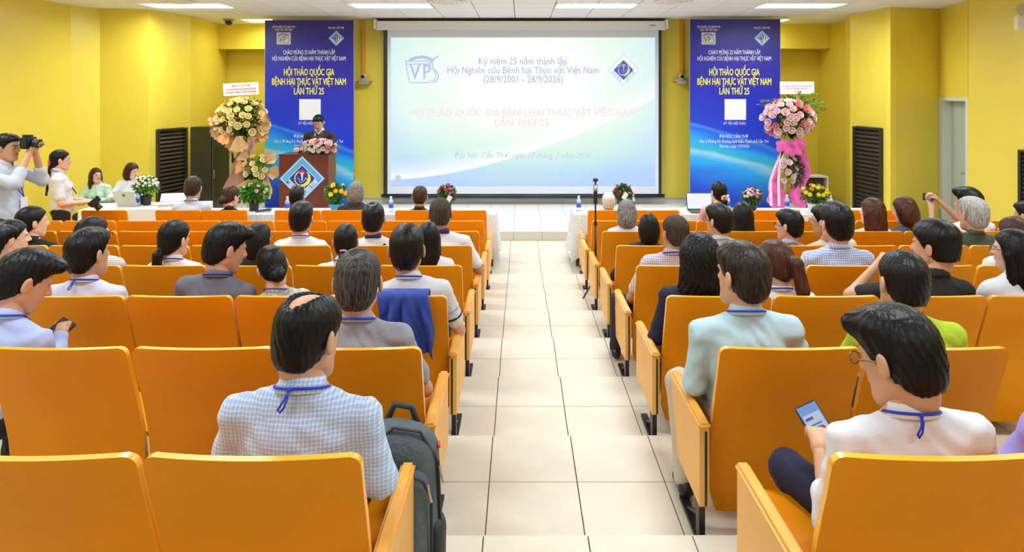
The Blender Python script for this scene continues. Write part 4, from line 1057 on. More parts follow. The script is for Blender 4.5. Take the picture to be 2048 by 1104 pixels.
# ---- laptops, papers, microphone
def laptop(label, loc, rz, lidm, screenm, open_deg=105, w=.34, d=.24):
    t = thing('laptop', label, 'laptop', loc, rz)
    rbox('base', -w/2, w/2, -d, 0, 0, .015, lidm, t, .003); MB().box(-w/2 + .02, w/2 - .02, -d + .09, -.02, .015, .017).obj('keyboard', BLACK, t)
    ld = rbox('lid', -w/2, w/2, -.004, .006, 0, .225, lidm, t, .003, loc=(0, 0, .012), rot=(math.radians(-(open_deg - 90)), 0, 0))
    MB().box(-w/2 + .008, w/2 - .008, -.0055, -.004, .012, .215).obj('screen', screenm, ld); return t, ld
laptop('open black laptop with a bright white screen before the woman in pink', (XP(1402, 9.1), 9.16, TT + .008), 0, mat('dark_laptop', (.05, .05, .06), .4), emat('bright_laptop_screen', (.92, .95, 1), EM))
lt, ld = laptop('silver laptop seen from behind on the registration table', (XP(258, 9.5), 9.46, TT + .008), math.radians(170), mat('silver_laptop', (.62, .63, .60), .35, .3), emat('dim_screen', (.3, .3, .35), 1), 112, .33, .22)
MB().ball((.0, .0075, .17), (.022, .002, .026), 10, 6).obj('lid_badge', mat('wooden_badge', (.28, .14, .05), .5), ld)
pp = thing('paper_stack', 'stack of white papers on the registration table beside the daisies', 'paper', (XP(345, 9.55), 9.55, TT + .008), .15)
for i in range(6): rbox('sheet', -.16 - .01 * (i % 3), .15 + .012 * (i % 2), -.11, .12, .008 * i, .008 * i + .005, PWH, pp, .001, rot=(0, 0, .12 * math.sin(i * 2.1)))
pe = rbox('sheet', -.2, .2, -.002, .002, 0, .13, PWH, pp, .001, loc=(.02, .06, .055), rot=(math.radians(-40), 0, .1))
pp2 = rbox('document', -.10, .10, -.15, .15, 0, .003, PWH, None, .001, loc=(XP(437, 9.1), 9.1, TT + .01), rot=(0, 0, .3)); tag(pp2, 'white document before the dark-haired woman on the left front table', 'paper')
pp3 = rbox('document', -.12, .12, -.08, .08, 0, .003, PWH, None, .001, loc=(XP(1165, 9.1) + .1, 9.2, TT + .01), rot=(0, 0, -.1)); tag(pp3, 'white document beside the white-haired man', 'paper')
mc = thing('handheld_microphone', 'black handheld microphone lying on the left front table', 'microphone', (XP(527, 9.0), 9.0, TT + .03), math.radians(28))
MB().tube([(-.10, 0, 0), (.05, 0, .01)], [.012, .018], 10).obj('handle', mat('dark_grey_mic', (.04, .05, .07), .4), mc, smooth=True); MB().ball((.075, 0, .012), (.03, .024, .024)).obj('microphone_head', mat('mic_grille', (.10, .12, .15), .35, .6), mc, smooth=True)

# ---- camera on tripod by the aisle
TY = 6.98; tz = level(5); tp = thing('phone_tripod', 'small camera on a thin black tripod beside the right seats', 'tripod', (XP(1187, TY) + .02, TY, tz))
h = ZP(357, TY) - tz
MB().tube([(0, 0, .16), (0, 0, h * .62)], .012, 8).tube([(0, 0, h * .6), (0, 0, h - .13)], .009, 8).obj('pole', BLACK, tp, smooth=True)
MB().tube([(0, 0, h * .61), (0, 0, h * .64)], .017, 8).tube([(0, 0, .30), (0, 0, .36)], .018, 8).tube([(0, 0, h - .26), (0, 0, h - .12)], .020, 8).obj('collar', BLACK, tp)
for a_ in (200, 320, 80): 
    d_ = Vector((math.cos(math.radians(a_)), math.sin(math.radians(a_)), 0)); MB().tube([(0, 0, .22), tuple(d_ * .14 + Vector((0, 0, .01)))], .009, 6).obj('leg', mat('grey_rubber_leg', (.06, .06, .06), .5), tp)
rbox('camera_body', -.022, .022, -.018, .018, h - .13, h - .06, mat('grey_camera', (.3, .32, .33), .4), tp); rbox('screen', -.016, .016, -.0195, -.018, h - .10, h - .07, PWH, tp, .001)
MB().ball((0, 0, h - .015), (.028, .024, .022)).box(-.008, .008, -.008, .008, h - .07, h - .02).obj('gimbal_head', BLACK, tp, smooth=False)

# ---- wall cameras, conduits, dome, emergency lamp
COND = mat('orange_conduit', (.80, .33, .02), .5)
for px, lab, w_ in ((727, 'white conference camera on a small shelf left of the screen', 'left'), (1363, 'white conference camera on a small shelf right of the screen', 'right')):
    p_ = PX(px, 161, 12.95); t = thing('wall_camera', lab, 'camera', p_)
    rbox('shelf', -.15, .15, -.12, .12, -.012, .0, mat('steel_shelf', (.6, .62, .64), .3, .6), t, .003); rbox('bracket', -.08, .08, -.04, .12, -.06, -.012, WHITE, t, .004)
    MB().lathe([(.055, 0), (.06, .02), (.045, .035)], 16).ball((0, 0, .075), (.058, .05, .055), 14, 9).obj('camera_head', mat('grey_white_camera', (.5, .5, .5), .4), t, smooth=True)
    MB().lathe([(.030, 0), (.030, .02), (.0, .021)], 14, M=Matrix.Translation((0, -.045, .075)) @ Matrix.Rotation(math.radians(90), 4, 'X')).obj('lens', BLACK, t)
    q_ = PX(px, 95, 13.03); zt_, zb_ = CEIL, ZP(148, 13.03)
    o_ = MB().box(-.028, .028, -.02, .03, zb_, zt_).obj('cable_conduit', COND, None, loc=(q_.x, 13.04, 0)); tag(o_, 'orange vertical cable conduit above the %s wall camera' % w_, 'conduit')
t = thing('dome_camera', 'small black dome camera on the ceiling at the left', 'camera', (XP(460, 13.1), 13.05, CEIL)); MB().lathe([(.11, 0), (.11, -.03), (.09, -.035)], 18).obj('ring', mat('dome_base', (.35, .33, .3), .5), t); MB().ball((0, 0, -.05), (.075, .075, .07), 14, 8).obj('dome', BLACK, t, smooth=True)
ep = Vector((XP(2040, 9.1), 9.05, ZP(44, 9.05))); t = thing('emergency_light', 'white emergency light with round lamp heads high on the right wall', 'light', ep + Vector((.02, 0, 0)), math.radians(-12))
rbox('casing', -.10, .25, -.05, .05, -.10, .08, WHITE, t, .008)
for x_ in (-.03, .16): MB().lathe([(.07, -.03), (.075, .02), (.05, .025)], 16, M=Matrix.Translation((x_, -.01, .17)) @ Matrix.Rotation(math.radians(80), 4, 'X')).tube([(x_, 0, .07), (x_, 0, .13)], .012, 6).obj('lamp_head', mat('lamp_shell', (.55, .52, .42), .3), t)
put_text('EXIT', mat('blue_print', (.1, .2, .5), .5), (-.04, -.051, .05), t, .03, .08) if False else None
MB().box(.0, .04, -.052, -.05, -.07, -.03).obj('indicator', LABEL, t)

# ---- black cabinet, equipment desk at the left, white carton at the right
CAB = mat('black_cabinet', (.022, .020, .013), .25)
cY = 12.0; ca = Vector((XP(381, cY), cY, STAGE)); t = thing('equipment_cabinet', 'tall black equipment cabinet standing between the vent and the cream flowers', 'cabinet', ca)
zt_ = ZP(254, cY) - STAGE; wx = XP(424, cY) - ca.x
rbox('body', 0, wx, 0, .5, .02, zt_, CAB, t, .004); rbox('front_door', .005, wx - .005, -.02, 0, .03, zt_ - .01, CAB, t, .003)
dr = rbox('side_door', 0, .02, 0, .52, .03, zt_ - .01, mat('olive_black_door', (.06, .055, .02), .3), t, .003, loc=(wx + .002, -.01, 0), rot=(0, 0, math.radians(-12)))
MB().box(.0205, .022, .06, .45, .18, zt_ - .35).obj('glass_pane', mat('dark_glass', (.05, .05, .015), .1), dr); MB().box(.02, .035, .015, .03, zt_ * .40, zt_ * .50).obj('handle', mat('steel', (.6, .6, .6), .3, 1), dr)
dk = thing('equipment_desk', 'dark wooden desk behind the cream flower stand', 'desk', (XP(475, 13.3), 13.5, STAGE)); dzt = ZP(343, 13.3) - STAGE
rbox('desk_top', -.55, .55, -.3, .35, dzt - .03, dzt, mat('pale_desk', (.62, .58, .40), .5), dk)
for sx in (-.5, .5): rbox('side_panel', sx - .02, sx + .02, -.28, .33, 0, dzt - .03, mat('dark_desk', (.05, .04, .025), .5), dk)
rbox('back_panel', -.5, .5, .2, .22, .0, dzt - .03, mat('dark_desk', (.05, .04, .025), .5), dk)
pr = thing('printer', 'grey and black printer on the desk behind the cream flower stand', 'printer', (XP(474, 13.4), 13.45, STAGE + dzt)); rbox('body', -.22, .22, -.18, .2, 0, .16, mat('grey_plastic', (.45, .45, .42), .5), pr, .01); rbox('paper_tray', -.18, .18, -.1, .15, .16, .24, BLACK, pr, .01); MB().tube([(-.1, 0, .24), (-.12, 0, .36)], .02, 8).obj('feeder', BLACK, pr)
ct_ = thing('carton', 'open white box behind the pink tulle of the right flower stand', 'box', (XP(1628, 12.2), 12.3, STAGE)); zb = ZP(352, 12.2) - STAGE
for a_ in ((-.22, -.20, -.18, .18, 0, zb), (.20, .22, -.18, .18, 0, zb), (-.2, .2, .16, .18, 0, zb), (-.2, .2, -.18, .18, 0, .02), (-.2, .2, -.18, .18, zb - .02, zb)): MB().box(*a_).obj('side', mat('cream_card', (.66, .62, .48), .7), ct_)
MB().box(-.14, .14, -.10, .10, zb - .30, zb - .05).box(-.2, .2, -.15, .15, zb - .34, zb - .30).obj('dark_content', mat('dark_brown_stuff', (.04, .025, .015), .6), ct_)
# ================================================================ PEOPLE
SKIN = mat('skin', (0.62, 0.34, 0.21), .5, noise=.06, nscale=12); SKIN2 = mat('skin_light', (0.74, 0.46, 0.33), .5, noise=.05, nscale=12); SKIN3 = mat('skin_tan', (0.50, 0.25, 0.14), .5, noise=.06, nscale=12)
def hair_mat(name, c1, c2, bias=.5, rough=.38):
    m = bpy.data.materials.new(name); m.use_nodes = True; nt = m.node_tree; b = nt.nodes['Principled BSDF']
    tc = nt.nodes.new('ShaderNodeTexCoord'); mp = nt.nodes.new('ShaderNodeMapping'); mp.inputs['Scale'].default_value = (90, 90, 9)
    nt.links.new(tc.outputs['Object'], mp.inputs[0]); n = nt.nodes.new('ShaderNodeTexNoise'); n.inputs['Scale'].default_value = 1.6; n.inputs['Detail'].default_value = 3
    nt.links.new(mp.outputs[0], n.inputs['Vector']); r = nt.nodes.new('ShaderNodeValToRGB'); r.color_ramp.elements[0].position = bias - .15; r.color_ramp.elements[1].position = bias + .15
    r.color_ramp.elements[0].color = (*c1, 1); r.color_ramp.elements[1].color = (*c2, 1); nt.links.new(n.outputs['Fac'], r.inputs[0]); nt.links.new(r.outputs[0], b.inputs['Base Color'])
    b.inputs['Roughness'].default_value = rough; b.inputs['Specular IOR Level'].default_value = .24
    bp = nt.nodes.new('ShaderNodeBump'); bp.inputs['Strength'].default_value = .5; bp.inputs['Distance'].default_value = .004; nt.links.new(n.outputs['Fac'], bp.inputs['Height']); nt.links.new(bp.outputs['Normal'], b.inputs['Normal'])
    return m
HB = hair_mat('black_hair', (.003, .003, .004), (.009, .008, .008)); HBR = hair_mat('dark_brown_hair', (.02, .008, .005), (.07, .03, .018)); HRB = hair_mat('red_brown_hair', (.035, .010, .006), (.10, .035, .02))
HG = hair_mat('grey_hair', (.05, .05, .05), (.32, .31, .30), .5, .5); HSP = hair_mat('greying_black_hair', (.012, .011, .010), (.09, .085, .08), .52, .5); HW = hair_mat('white_hair', (.50, .47, .42), (.80, .77, .70), .5, .6)
HLG = hair_mat('light_grey_hair', (.14, .14, .15), (.46, .46, .46), .45, .5)
HD = hair_mat('cropped_dark_hair', (.03, .022, .016), (.07, .05, .035), .5, .7)

def head_mesh(fem, h):
    s = SDF((-.12, -.14, -.22), (.12, .15, .15), h)
    w = .95 if fem else 1.0
    s.ell((0, -.012, .032), (.0745 * w, .094, .082), .01); s.ell((0, -.035, -.02), (.064 * w, .066, .065), .03)
    s.ell((0, .028, -.035), (.058 * w, .057, .068), .03); s.cap((-.018, .052, -.092), (.018, .052, -.092), .022, k=.03)
    s.cap((-.047 * w, .0, -.055), (-.022, .045, -.088), .018, k=.025); s.cap((.047 * w, .0, -.055), (.022, .045, -.088), .018, k=.025)
    s.cap((0, .083, .012), (0, .100, -.022), .007, .012, k=.012); s.ell((-.013, .090, -.026), (.008, .009, .007), .008); s.ell((.013, .090, -.026), (.008, .009, .007), .008)
    s.cap((-.036, .076, .024), (-.012, .083, .020), .007, k=.012); s.cap((.036, .076, .024), (.012, .083, .020), .007, k=.012)
    s.ell((-.031, .088, .006), (.017, .012, .011), .012, 'sub'); s.ell((.031, .088, .006), (.017, .012, .011), .012, 'sub')
    s.cap((-.015, .083, -.054), (.015, .083, -.054), .0065, k=.008)
    s.cap((0, -.025, -.04), (0, -.028, -.088), .052 * w, .050 * w, k=.03)
    for e in (-1, 1):
        R = Matrix.Rotation(e * .35, 3, 'Z')
        s.ell((e * .0835 * w, -.010, -.004), (.008, .020, .033), .006, R=R); s.ell((e * .090 * w, .0, -.002), (.005, .010, .019), .004, 'sub', R=R)
    return s.nets()
def hand_mesh(kind, h):
    """left/right neutral hand: wrist at origin, fingers towards +y, palm down (-z), thumb on +x side"""
    s = SDF((-.08, -.08, -.12), (.09, .22, .06), h)
    s.cap((0, -.06, 0), (0, .01, 0), .024, .026, sq=(1, 1, .85), k=.01)
    s.cap((-.012, .03, 0), (-.026, .075, 0), .017, .016, k=.02); s.cap((.012, .03, 0), (.024, .075, 0), .018, .015, k=.02); s.cap((0, .02, -.002), (0, .075, 0), .019, .014, k=.02)
    curl = {'relax': (.35, .6, .4), 'grip': (.9, 1.2, .7), 'fist': (1.3, 1.6, 1.1)}[kind]
    for x, L, sp in ((-.030, .062, -.10), (-.010, .074, -.03), (.011, .078, .03), (.031, .070, .10)):
        p = Vector((x, .080, .002)); a = curl[0]; dirs = []
        for q, (l_, c_) in enumerate(((.42, curl[0]), (.32, curl[1]), (.26, curl[2]))):
            if q: a += c_ * .6
            d = Vector((sp * math.cos(a), math.cos(a), -math.sin(a))); p2 = p + d * L * l_ * 1.15
            s.cap(p, p2, .0098 - .0007 * q, .0092 - .0007 * q, k=.004); p = p2
    s.cap((.022, .015, -.004), (.046, .050, -.018), .015, .012, k=.012)
    s.cap((.046, .050, -.018), (.046 - (.02 if kind != 'relax' else 0), .088, -.034), .0115, .009, k=.005)
    return s.nets()
_hc = {}
def cached(fn, *a):
    if (fn.__name__,) + a not in _hc: _hc[(fn.__name__,) + a] = fn(*a)
    return _hc[(fn.__name__,) + a]

def hair_mesh(kind, h):
    lo = (-.17, -.24, -.50) if kind in ('long', 'braid', 'wavy', 'ponytail', 'lowtail') else (-.13, -.17, -.22); hi = (.17, .14, .17)
    s = SDF(lo, hi, h); X_, Y_, Z_ = s.full()
    big = 0.0
    s.ell((0, -.014, .038), (.0825, .104, .092), .01); s.ell((0, -.036, -.025), (.071, .077, .077), .03)
    if kind == 'short': s.ell((0, .02, .075), (.070, .078, .052), .02)
    if kind == 'quiff': s.ell((0, .01, .080), (.080, .088, .058), .02); s.cap((-.045, .075, .095), (.05, .078, .09), .026, k=.02)
    if kind == 'undercut': s.ell((0, -.01, .055), (.092, .108, .085), .012)
    if kind == 'crop': s.V += .002
    if kind in ('long', 'bob', 'wavy'): s.ell((0, -.022, .0), (.097, .088, .095), .02)
    # face opening
    zs = [-.2, -.11, -.075, -.045, -.02, .0, .03, .06, .082, .13]; fy = [-.075, -.07, -.05, -.018, .012, .022, .04, .07, .2, .3]
    if kind in ('crop',): fy = [-.09, -.085, -.06, -.03, .0, .015, .03, .06, .2, .3]
    if kind in ('long', 'bob', 'wavy'): fy = [.03, .035, .038, .04, .04, .042, .05, .075, .2, .3]
    if kind in ('bun', 'braid', 'ponytail', 'lowtail'): fy = [-.08, -.08, -.06, -.02, .012, .02, .04, .07, .2, .3]
    if kind in ('bob',): s.ell((0, -.035, -.055), (.098, .088, .115), .03)
    if kind == 'long':
        s.ell((0, -.055, -.08), (.092, .068, .16), .03); s.cap((0, -.075, -.15), (0, -.085, -.34), .062, .045, sq=(1.35, .7, 1), k=.04)
        s.cap((-.075, .0, -.02), (-.085, -.015, -.22), .026, .022, k=.02); s.cap((.075, .0, -.02), (.085, -.015, -.20), .026, .022, k=.02)
    if kind == 'wavy':
        s.ell((0, -.03, .02), (.102, .108, .10), .03); s.ell((0, -.045, -.10), (.115, .085, .12), .04); s.cap((-.07, -.04, -.17), (.07, -.04, -.17), .05, k=.04)
    f = np.interp(Z_, zs, fy).astype(np.float32)
    cut = (Y_ - f) * .8
    k = .010; d = -(-cut)
    v = s.V; dd = cut + 0 * X_
    hh = np.clip(.5 + .5 * (dd - v) / k, 0, 1); s.V = (v * (1 - hh) + dd * hh + k * hh * (1 - hh)).astype(np.float32)
    if kind in ('short', 'quiff', 'undercut', 'crop', 'balding', 'thin'):
        nz = {'undercut': -.05, 'crop': -.062}.get(kind, -.078) - Z_ - np.abs(X_) * .12 + 0 * X_ + 0 * Y_
        s.V = np.maximum(s.V, nz.astype(np.float32))
    if kind in ('short', 'quiff', 'undercut', 'crop', 'balding', 'thin', 'bun', 'ponytail', 'lowtail', 'braid'):
        for e in (-1, 1): s.ell((e * .088, .002, -.014), (.024, .024, .034), .008, 'sub')
    if kind == 'balding': s.ell((.0, -.035, .118), (.034, .075, .050), .012, 'sub')
    if kind == 'thin': s.ell((0, -.055, .13), (.030, .034, .020), .012, 'sub')
    if kind == 'parting': pass
    if kind == 'bun': s.ell((0, -.118, -.055), (.046, .042, .045), .012)
    if kind == 'braid':
        for i in range(10): s.ell((.008 * (1 if i % 2 else -1) + .0 * i, -.105 - .004 * i, -.06 - .036 * i), (.026 - .0012 * i, .022 - .001 * i, .026), .006)
    if kind == 'ponytail':
        s.cap((0, -.10, .03), (0, -.145, .01), .028, .026, k=.012); s.cap((0, -.145, .01), (.01, -.155, -.12), .034, .034, k=.015); s.cap((.01, -.155, -.12), (.02, -.13, -.24), .034, .012, k=.015)
    if kind == 'lowtail':
        s.cap((0, -.10, -.05), (0, -.125, -.08), .024, .024, k=.01); s.cap((0, -.125, -.08), (0, -.13, -.20), .032, .028, k=.01); s.cap((0, -.13, -.20), (.01, -.12, -.34), .028, .01, k=.01)
    # strand relief radiating from the crown and falling
    ang = np.arctan2(X_, -(Y_ + .03)); rad = np.sqrt(X_ ** 2 + (Y_ + .03) ** 2)
    A_ = .0017 if kind in ('quiff', 'short') else .0014
    if kind == 'wavy': A_ = .004
    amp = A_ * np.clip(rad / .05, 0, 1)
    s.V += (amp * np.sin(ang * 23 + 6 * np.sin(Z_ * 22) + 2 * np.sin(rad * 60)) + amp * .6 * np.sin(ang * 57 + Z_ * 70 + 3 * np.sin(Z_ * 30))).astype(np.float32)
    V, Fc = s.nets(); return V, Fc
_hm = {}
def hair_data(kind, h):
    if (kind, h) not in _hm:
        V, Fc = hair_mesh(kind, h); me = mesh_np('hair', V, Fc); me.materials.append(HB); _hm[(kind, h)] = me
    return _hm[(kind, h)]

def lerp(a, b, t): return a + (b - a) * t
GL = mat('glasses_frame', (.03, .025, .02), .3); LANY = mat('blue_lanyard', (.01, .04, .55), .5); LENS = mat('lens', (.8, .85, .9), .05, alpha=.25)
BADGE = mat('badge_card', (.8, .82, .88), .4); EYEW = mat('eye_white', (.8, .78, .75), .3); EYED = mat('eye_dark', (.01, .008, .006), .2); LIP = mat('lips', (.50, .13, .11), .5); LIPR = mat('red_lips', (.65, .04, .05), .4)
def frame_hand(w, d, up):
    d = Vector(d).normalized(); up = Vector(up); x = d.cross(up).normalized(); u = x.cross(d)
    M = Matrix.Identity(4)
    for i in range(3): M[i][0] = x[i]; M[i][1] = d[i]; M[i][2] = u[i]; M[i][3] = w[i]
    return M
def person(label, Y, lvl, hx, hy, bx=None, fem=False, hair='short', hm=None, shirt=None, sleeve='short', collar=True, lany=True, lean=-.06, hyaw=0, hpitch=0, hroll=0,
           stand=False, yaw=0, armL=None, armR=None, handL='relax', handR='relax', legs=None, pants=None, glasses=False, face=False, skin=None, lod=1, wid=1.0, knot=False, collm=None, group=None, round_neck=False, tuck=True, red=False, headf=.03, lipm=None, hs=1.0, skirt=False, hw=None):
    if hw:
        vw = math.sqrt((.168 * math.cos(hyaw)) ** 2 + (.206 * math.sin(hyaw)) ** 2) * (1.2 if hair in ('bob', 'wavy') else (1.12 if hair in ('long', 'undercut') else 1.0)) * .95
        hs = min(1.28, max(.92, hw * Y / F / vw)); wid = wid * (1 + .35 * (hs - 1))
    h_body = [.011, .015, .020][lod]; h_cl = [.010, .014, .018][lod]; h_head = [.0055, .0065, .0085][lod]; h_hair = [.0055, .007, .0085][lod]; h_hand = [.0048, .006, .0075][lod]
    skin = skin or (SKIN2 if fem else SKIN); w = wid * (.92 if fem else 1.0)
    # joints
    H = Vector((0, 0, .90 if stand else .47)); leg_h = H.z
    bxo = 0.0 if bx is None else (hx - bx) * Y / F * math.cos(yaw)
    side = math.atan2(bxo, .60) * .7
    u = Vector((math.sin(side), math.sin(lean) , math.cos(lean) * math.cos(side))).normalized()
    R = u.to_track_quat('Z', 'Y').to_matrix()
    rx = Vector((1, 0, 0)) - u * u.x; rx.normalize(); fy_ = u.cross(rx) * -1
    fy_ = -(rx.cross(u)) * -1; fy_ = u.cross(rx)
    Rm = Matrix((rx, fy_, u)).transposed()      # columns right, forward, up
    def T(x, y, z): return H + Rm @ Vector((x, y, z))
    N = T(0, -.002, .475)
    hc = N + Vector((bxo * .25, headf + .35 * max(0, -hpitch) * .12, .135)) + u * .0
    hc = N + (u * .5 + Vector((0, 0, .5))) * (.122 * hs + .004) + Vector((bxo * .2, headf + .05 * max(0, -hpitch), -.02 * max(0, -hpitch)))
    HR = (Matrix.Rotation(hyaw, 3, 'Z') @ Matrix.Rotation(hpitch, 3, 'X') @ Matrix.Rotation(hroll, 3, 'Y'))
    HM = Matrix.Translation(hc) @ HR.to_4x4() @ Matrix.Diagonal((hs, hs, hs, 1))
    shw = .172 * w
    S = {-1: T(-shw, 0, .382), 1: T(shw, 0, .382)}
    arms = {}
    for sg, a in ((-1, armL), (1, armR)):
        if a is None:
            if stand: el = T(sg * .235 * w, -.02, .14); ha = T(sg * .23 * w, .08, -.10)
            else: el = Vector((sg * .245 * w, .07, .64)) + Vector((0, u.y * .3, 0)); ha = Vector((sg * .13, .33, .55))
        else: el, ha = Vector(a[0]), Vector(a[1])
        arms[sg] = (el, ha)
    K = {}
    for sg in (-1, 1):
        if stand: K[sg] = (Vector((sg * .09, 0, .86)), Vector((sg * .10, .02, .47)), Vector((sg * .11, -.01, .08)))
        else: K[sg] = (Vector((sg * .09, .02, .46)), Vector((sg * .12, .42, .47)), Vector((sg * .12, .38, .09)))
    if legs:
        for sg, kk in legs.items(): K[sg] = (K[sg][0], Vector(kk[0]), Vector(kk[1]))
    # scale / root so that the head top projects to (hx, hy)
    top = hc.z + .122 * hs
    cy_, sy_ = math.cos(yaw), math.sin(yaw); hyl = hc.y * cy_ + hc.x * sy_; hxl = hc.x * cy_ - hc.y * sy_
    c = (hy - CY) / F; sc_ = (CAMZ - lvl - c * Y) / (top + c * hyl)
    X0 = XP(hx, Y + sc_ * hyl) - sc_ * hxl
    allp = [H, hc] + [p for a in arms.values() for p in a] + [p for k_ in K.values() for p in k_]
    # ---- skin body
    lo = [min(p[i] for p in allp) - .15 for i in range(3)]; hi = [max(p[i] for p in allp) + .15 for i in range(3)]
    lo[2] = .0 if not stand else 0; lo[0] = min(lo[0], -.28); hi[0] = max(hi[0], .28)
    s = SDF(lo, (hi[0], hi[1], N.z + .12), h_body)
    s.ell(T(0, .01, .28), (.135 * w, .088, .19), .03, R=Rm); s.ell(T(0, .01, .06), (.13 * w, .10, .15), .04, R=Rm); s.cap(S[-1], S[1], .042, k=.04)
    s.cap(N + Vector((0, -.005, -.06)), lerp(N, hc, .55) + Vector((0, -.025, 0)), .056 * (.9 if fem else 1), .052 * (.9 if fem else 1), k=.03)
    s.cap(T(-.09 * w, -.005, .42), N + Vector((0, 0, .02)), .03, .04, k=.04); s.cap(T(.09 * w, -.005, .42), N + Vector((0, 0, .02)), .03, .04, k=.04)
    parts = []
    for sg in (-1, 1):
        el, ha = arms[sg]; s.cap(S[sg], el, .042, .036, k=.025); s.cap(el, ha, .036, .026, k=.02)
        d = (ha - el).normalized(); up = Vector((0, 0, 1)) if abs(d.z) < .8 else Vector((0, -1, 0))
        hk = handL if sg < 0 else handR
        M = frame_hand(ha - d * .0, d, up); hv = cached(hand_mesh, hk, h_hand)
        # thumb towards the body midline
        if M[0][0] * sg > 0: M = M @ Matrix.Diagonal((-1, 1, 1, 1))
        parts.append(xf(hv, M @ Matrix.Diagonal((.93, .93, .93, 1)) if fem else M))
        a_, b_, c_ = K[sg]; s.cap(a_, b_, .068, .05, k=.03); s.cap(b_, c_, .047, .035, k=.02); s.cap(c_ + Vector((0, -.02, -.04)), c_ + Vector((0, .10, -.055)), .03, .026, k=.02)
    body = s.nets(); headv = xf(cached(head_mesh, fem, h_head), HM)
    V, Fc = merge([body, headv] + parts)
    root = link('person', mesh_np('person', V, Fc), skin, None, (X0, Y, lvl), (0, 0, yaw), (sc_,) * 3); tag(root, label, 'person', group)
    # ---- shirt
    s = SDF(lo, (hi[0], hi[1], N.z + .10), h_cl)
    s.ell(T(0, .0, .26), (.160 * w, .112, .20), .03, R=Rm); s.ell(T(0, .01, .05), (.155 * w, .128, .17), .05, R=Rm); s.ell(T(0, -.008, .345), (.160 * w, .085, .08), .04, R=Rm)
    s.cap(S[-1], S[1], .050, k=.04); s.cap(S[-1] + u * .006, N + Vector((0, -.008, -.02)), .040, .050, k=.045); s.cap(S[1] + u * .006, N + Vector((0, -.008, -.02)), .040, .050, k=.045)
    if fem: s.ell(T(-.06, .09, .27), (.055, .045, .055), .03); s.ell(T(.06, .09, .27), (.055, .045, .055), .03)
    for sg in (-1, 1):
        el, ha = arms[sg]
        if sleeve == 'short': s.cap(S[sg], lerp(S[sg], el, .72), .050, .057, k=.03)
        elif sleeve == 'none': pass
        else:
            s.cap(S[sg], el, .049, .053, k=.03); s.cap(el, lerp(el, ha, .93 if sleeve == 'long' else .35), .053, .040 if sleeve == 'long' else .05, k=.02)
    X_, Y_, Z_ = s.full()
    sd = (len(label) * 7) % 11
    s.V += (.0032 * np.sin(X_ * 26 + 9 * np.sin(Z_ * 7 + sd) + sd) * np.sin(Z_ * 31 + 5 * np.sin(X_ * 11)) + .002 * np.sin(Z_ * 66 + 14 * np.sin(X_ * 9 + sd) + Y_ * 30)).astype(np.float32)
    # neck opening
    s.V = s.V.astype(np.float32); s.cap(N + Vector((0, .012, -.005)), N + Vector((0, .04, .12)), .046 if fem else .050, .058, k=.006, op='sub')
    # hem
    hem = (H.z - .06 if stand and tuck else H.z - .05); s.V = np.maximum(s.V, (hem - Z_).astype(np.float32) + 0 * s.V)
    Vs, Fs = s.nets(); sh = link('shirt', mesh_np('shirt', Vs, Fs), shirt, root)
    # ---- trousers and shoes
    pants = pants or mat('dark_trousers', (.015, .016, .022), .8)
    s = SDF((lo[0], lo[1], 0.03), (hi[0], hi[1], H.z + .14), h_cl * 1.15)
    s.ell((0, .0, H.z - .01), (.15 * w, .115, .11), .03)
    for sg in (-1, 1):
        a_, b_, c_ = K[sg]; s.cap(a_, b_, .086, .068, k=.03); s.cap(b_, c_ + Vector((0, 0, .0)), .064, .050, k=.02)
    if skirt: s.cap((0, 0, .85), (0, 0, .5), .14, .15, k=.03)
    X_, Y_, Z_ = s.full(); s.V += (.0035 * np.sin(Z_ * 45 + 8 * np.sin(X_ * 20 + Y_ * 9))).astype(np.float32)
    Vp, Fp = s.nets(); link('trousers', mesh_np('trousers', Vp, Fp), pants, root)
    for sg in (-1, 1):
        c_ = K[sg][2]; link('shoe', SHOE, None, root, loc=(c_.x, c_.y, c_.z - .09))
    # ---- hair
    if hair: 
        ho = link('hair', hair_data(hair, h_hair), hm or HB, root); ho.matrix_local = HM @ Matrix.Diagonal((1.0 if not fem else .97, 1, 1, 1))
    # ---- collar, lanyard
    ndir = (hc - N + Vector((0, -.03, 0))).normalized(); NR = ndir.to_track_quat('Z', 'Y').to_matrix().to_4x4()
    cR = Matrix.Translation(N + Vector((0, -.004, -.002))) @ Matrix.Rotation(-.30, 4, 'X')
    if collar:
        co = link('collar', COLLAR if not round_neck else NECKB, collm or shirt, root); co.matrix_local = cR @ Matrix.Diagonal((.93 if fem else 1, 1, 1, 1))
    if lany:
        b = MB(); pts = []
        for i in range(13):
            a = math.pi + math.pi * i / 12; r_ = .0865
            pts.append(cR @ Vector((r_ * math.cos(a) * .98, r_ * math.sin(a), .004 - .0 * math.sin(a))))
        front = T(0, .15 if not fem else .17, .17)
        pts = [front] + [cR @ Vector((-.085, .05, -.02))] + pts + [cR @ Vector((.085, .05, -.02))] + [front]
        b.tube(pts, .0045, 6, flat=1.0)
        if knot:
            k0 = cR @ Vector((-.014, -.090, .0)); b.tube([k0, k0 + Vector((-.010, -.016, -.024)), k0 + Vector((-.026, -.022, -.050)), k0 + Vector((-.020, -.020, -.058)), k0 + Vector((-.008, -.018, -.044)), k0 + Vector((0, -.010, -.016)), k0], .0034, 6)
            b.ball(k0, (.007, .006, .006), 8, 5)
        lo_ = b.obj('lanyard', LANY, root, smooth=True)
        MB().box(front.x - .04, front.x + .04, front.y - .002, front.y + .004, front.z - .11, front.z).obj('badge_card', BADGE, root)
    # ---- face details
    def HL(o): o.matrix_local = HM; return o
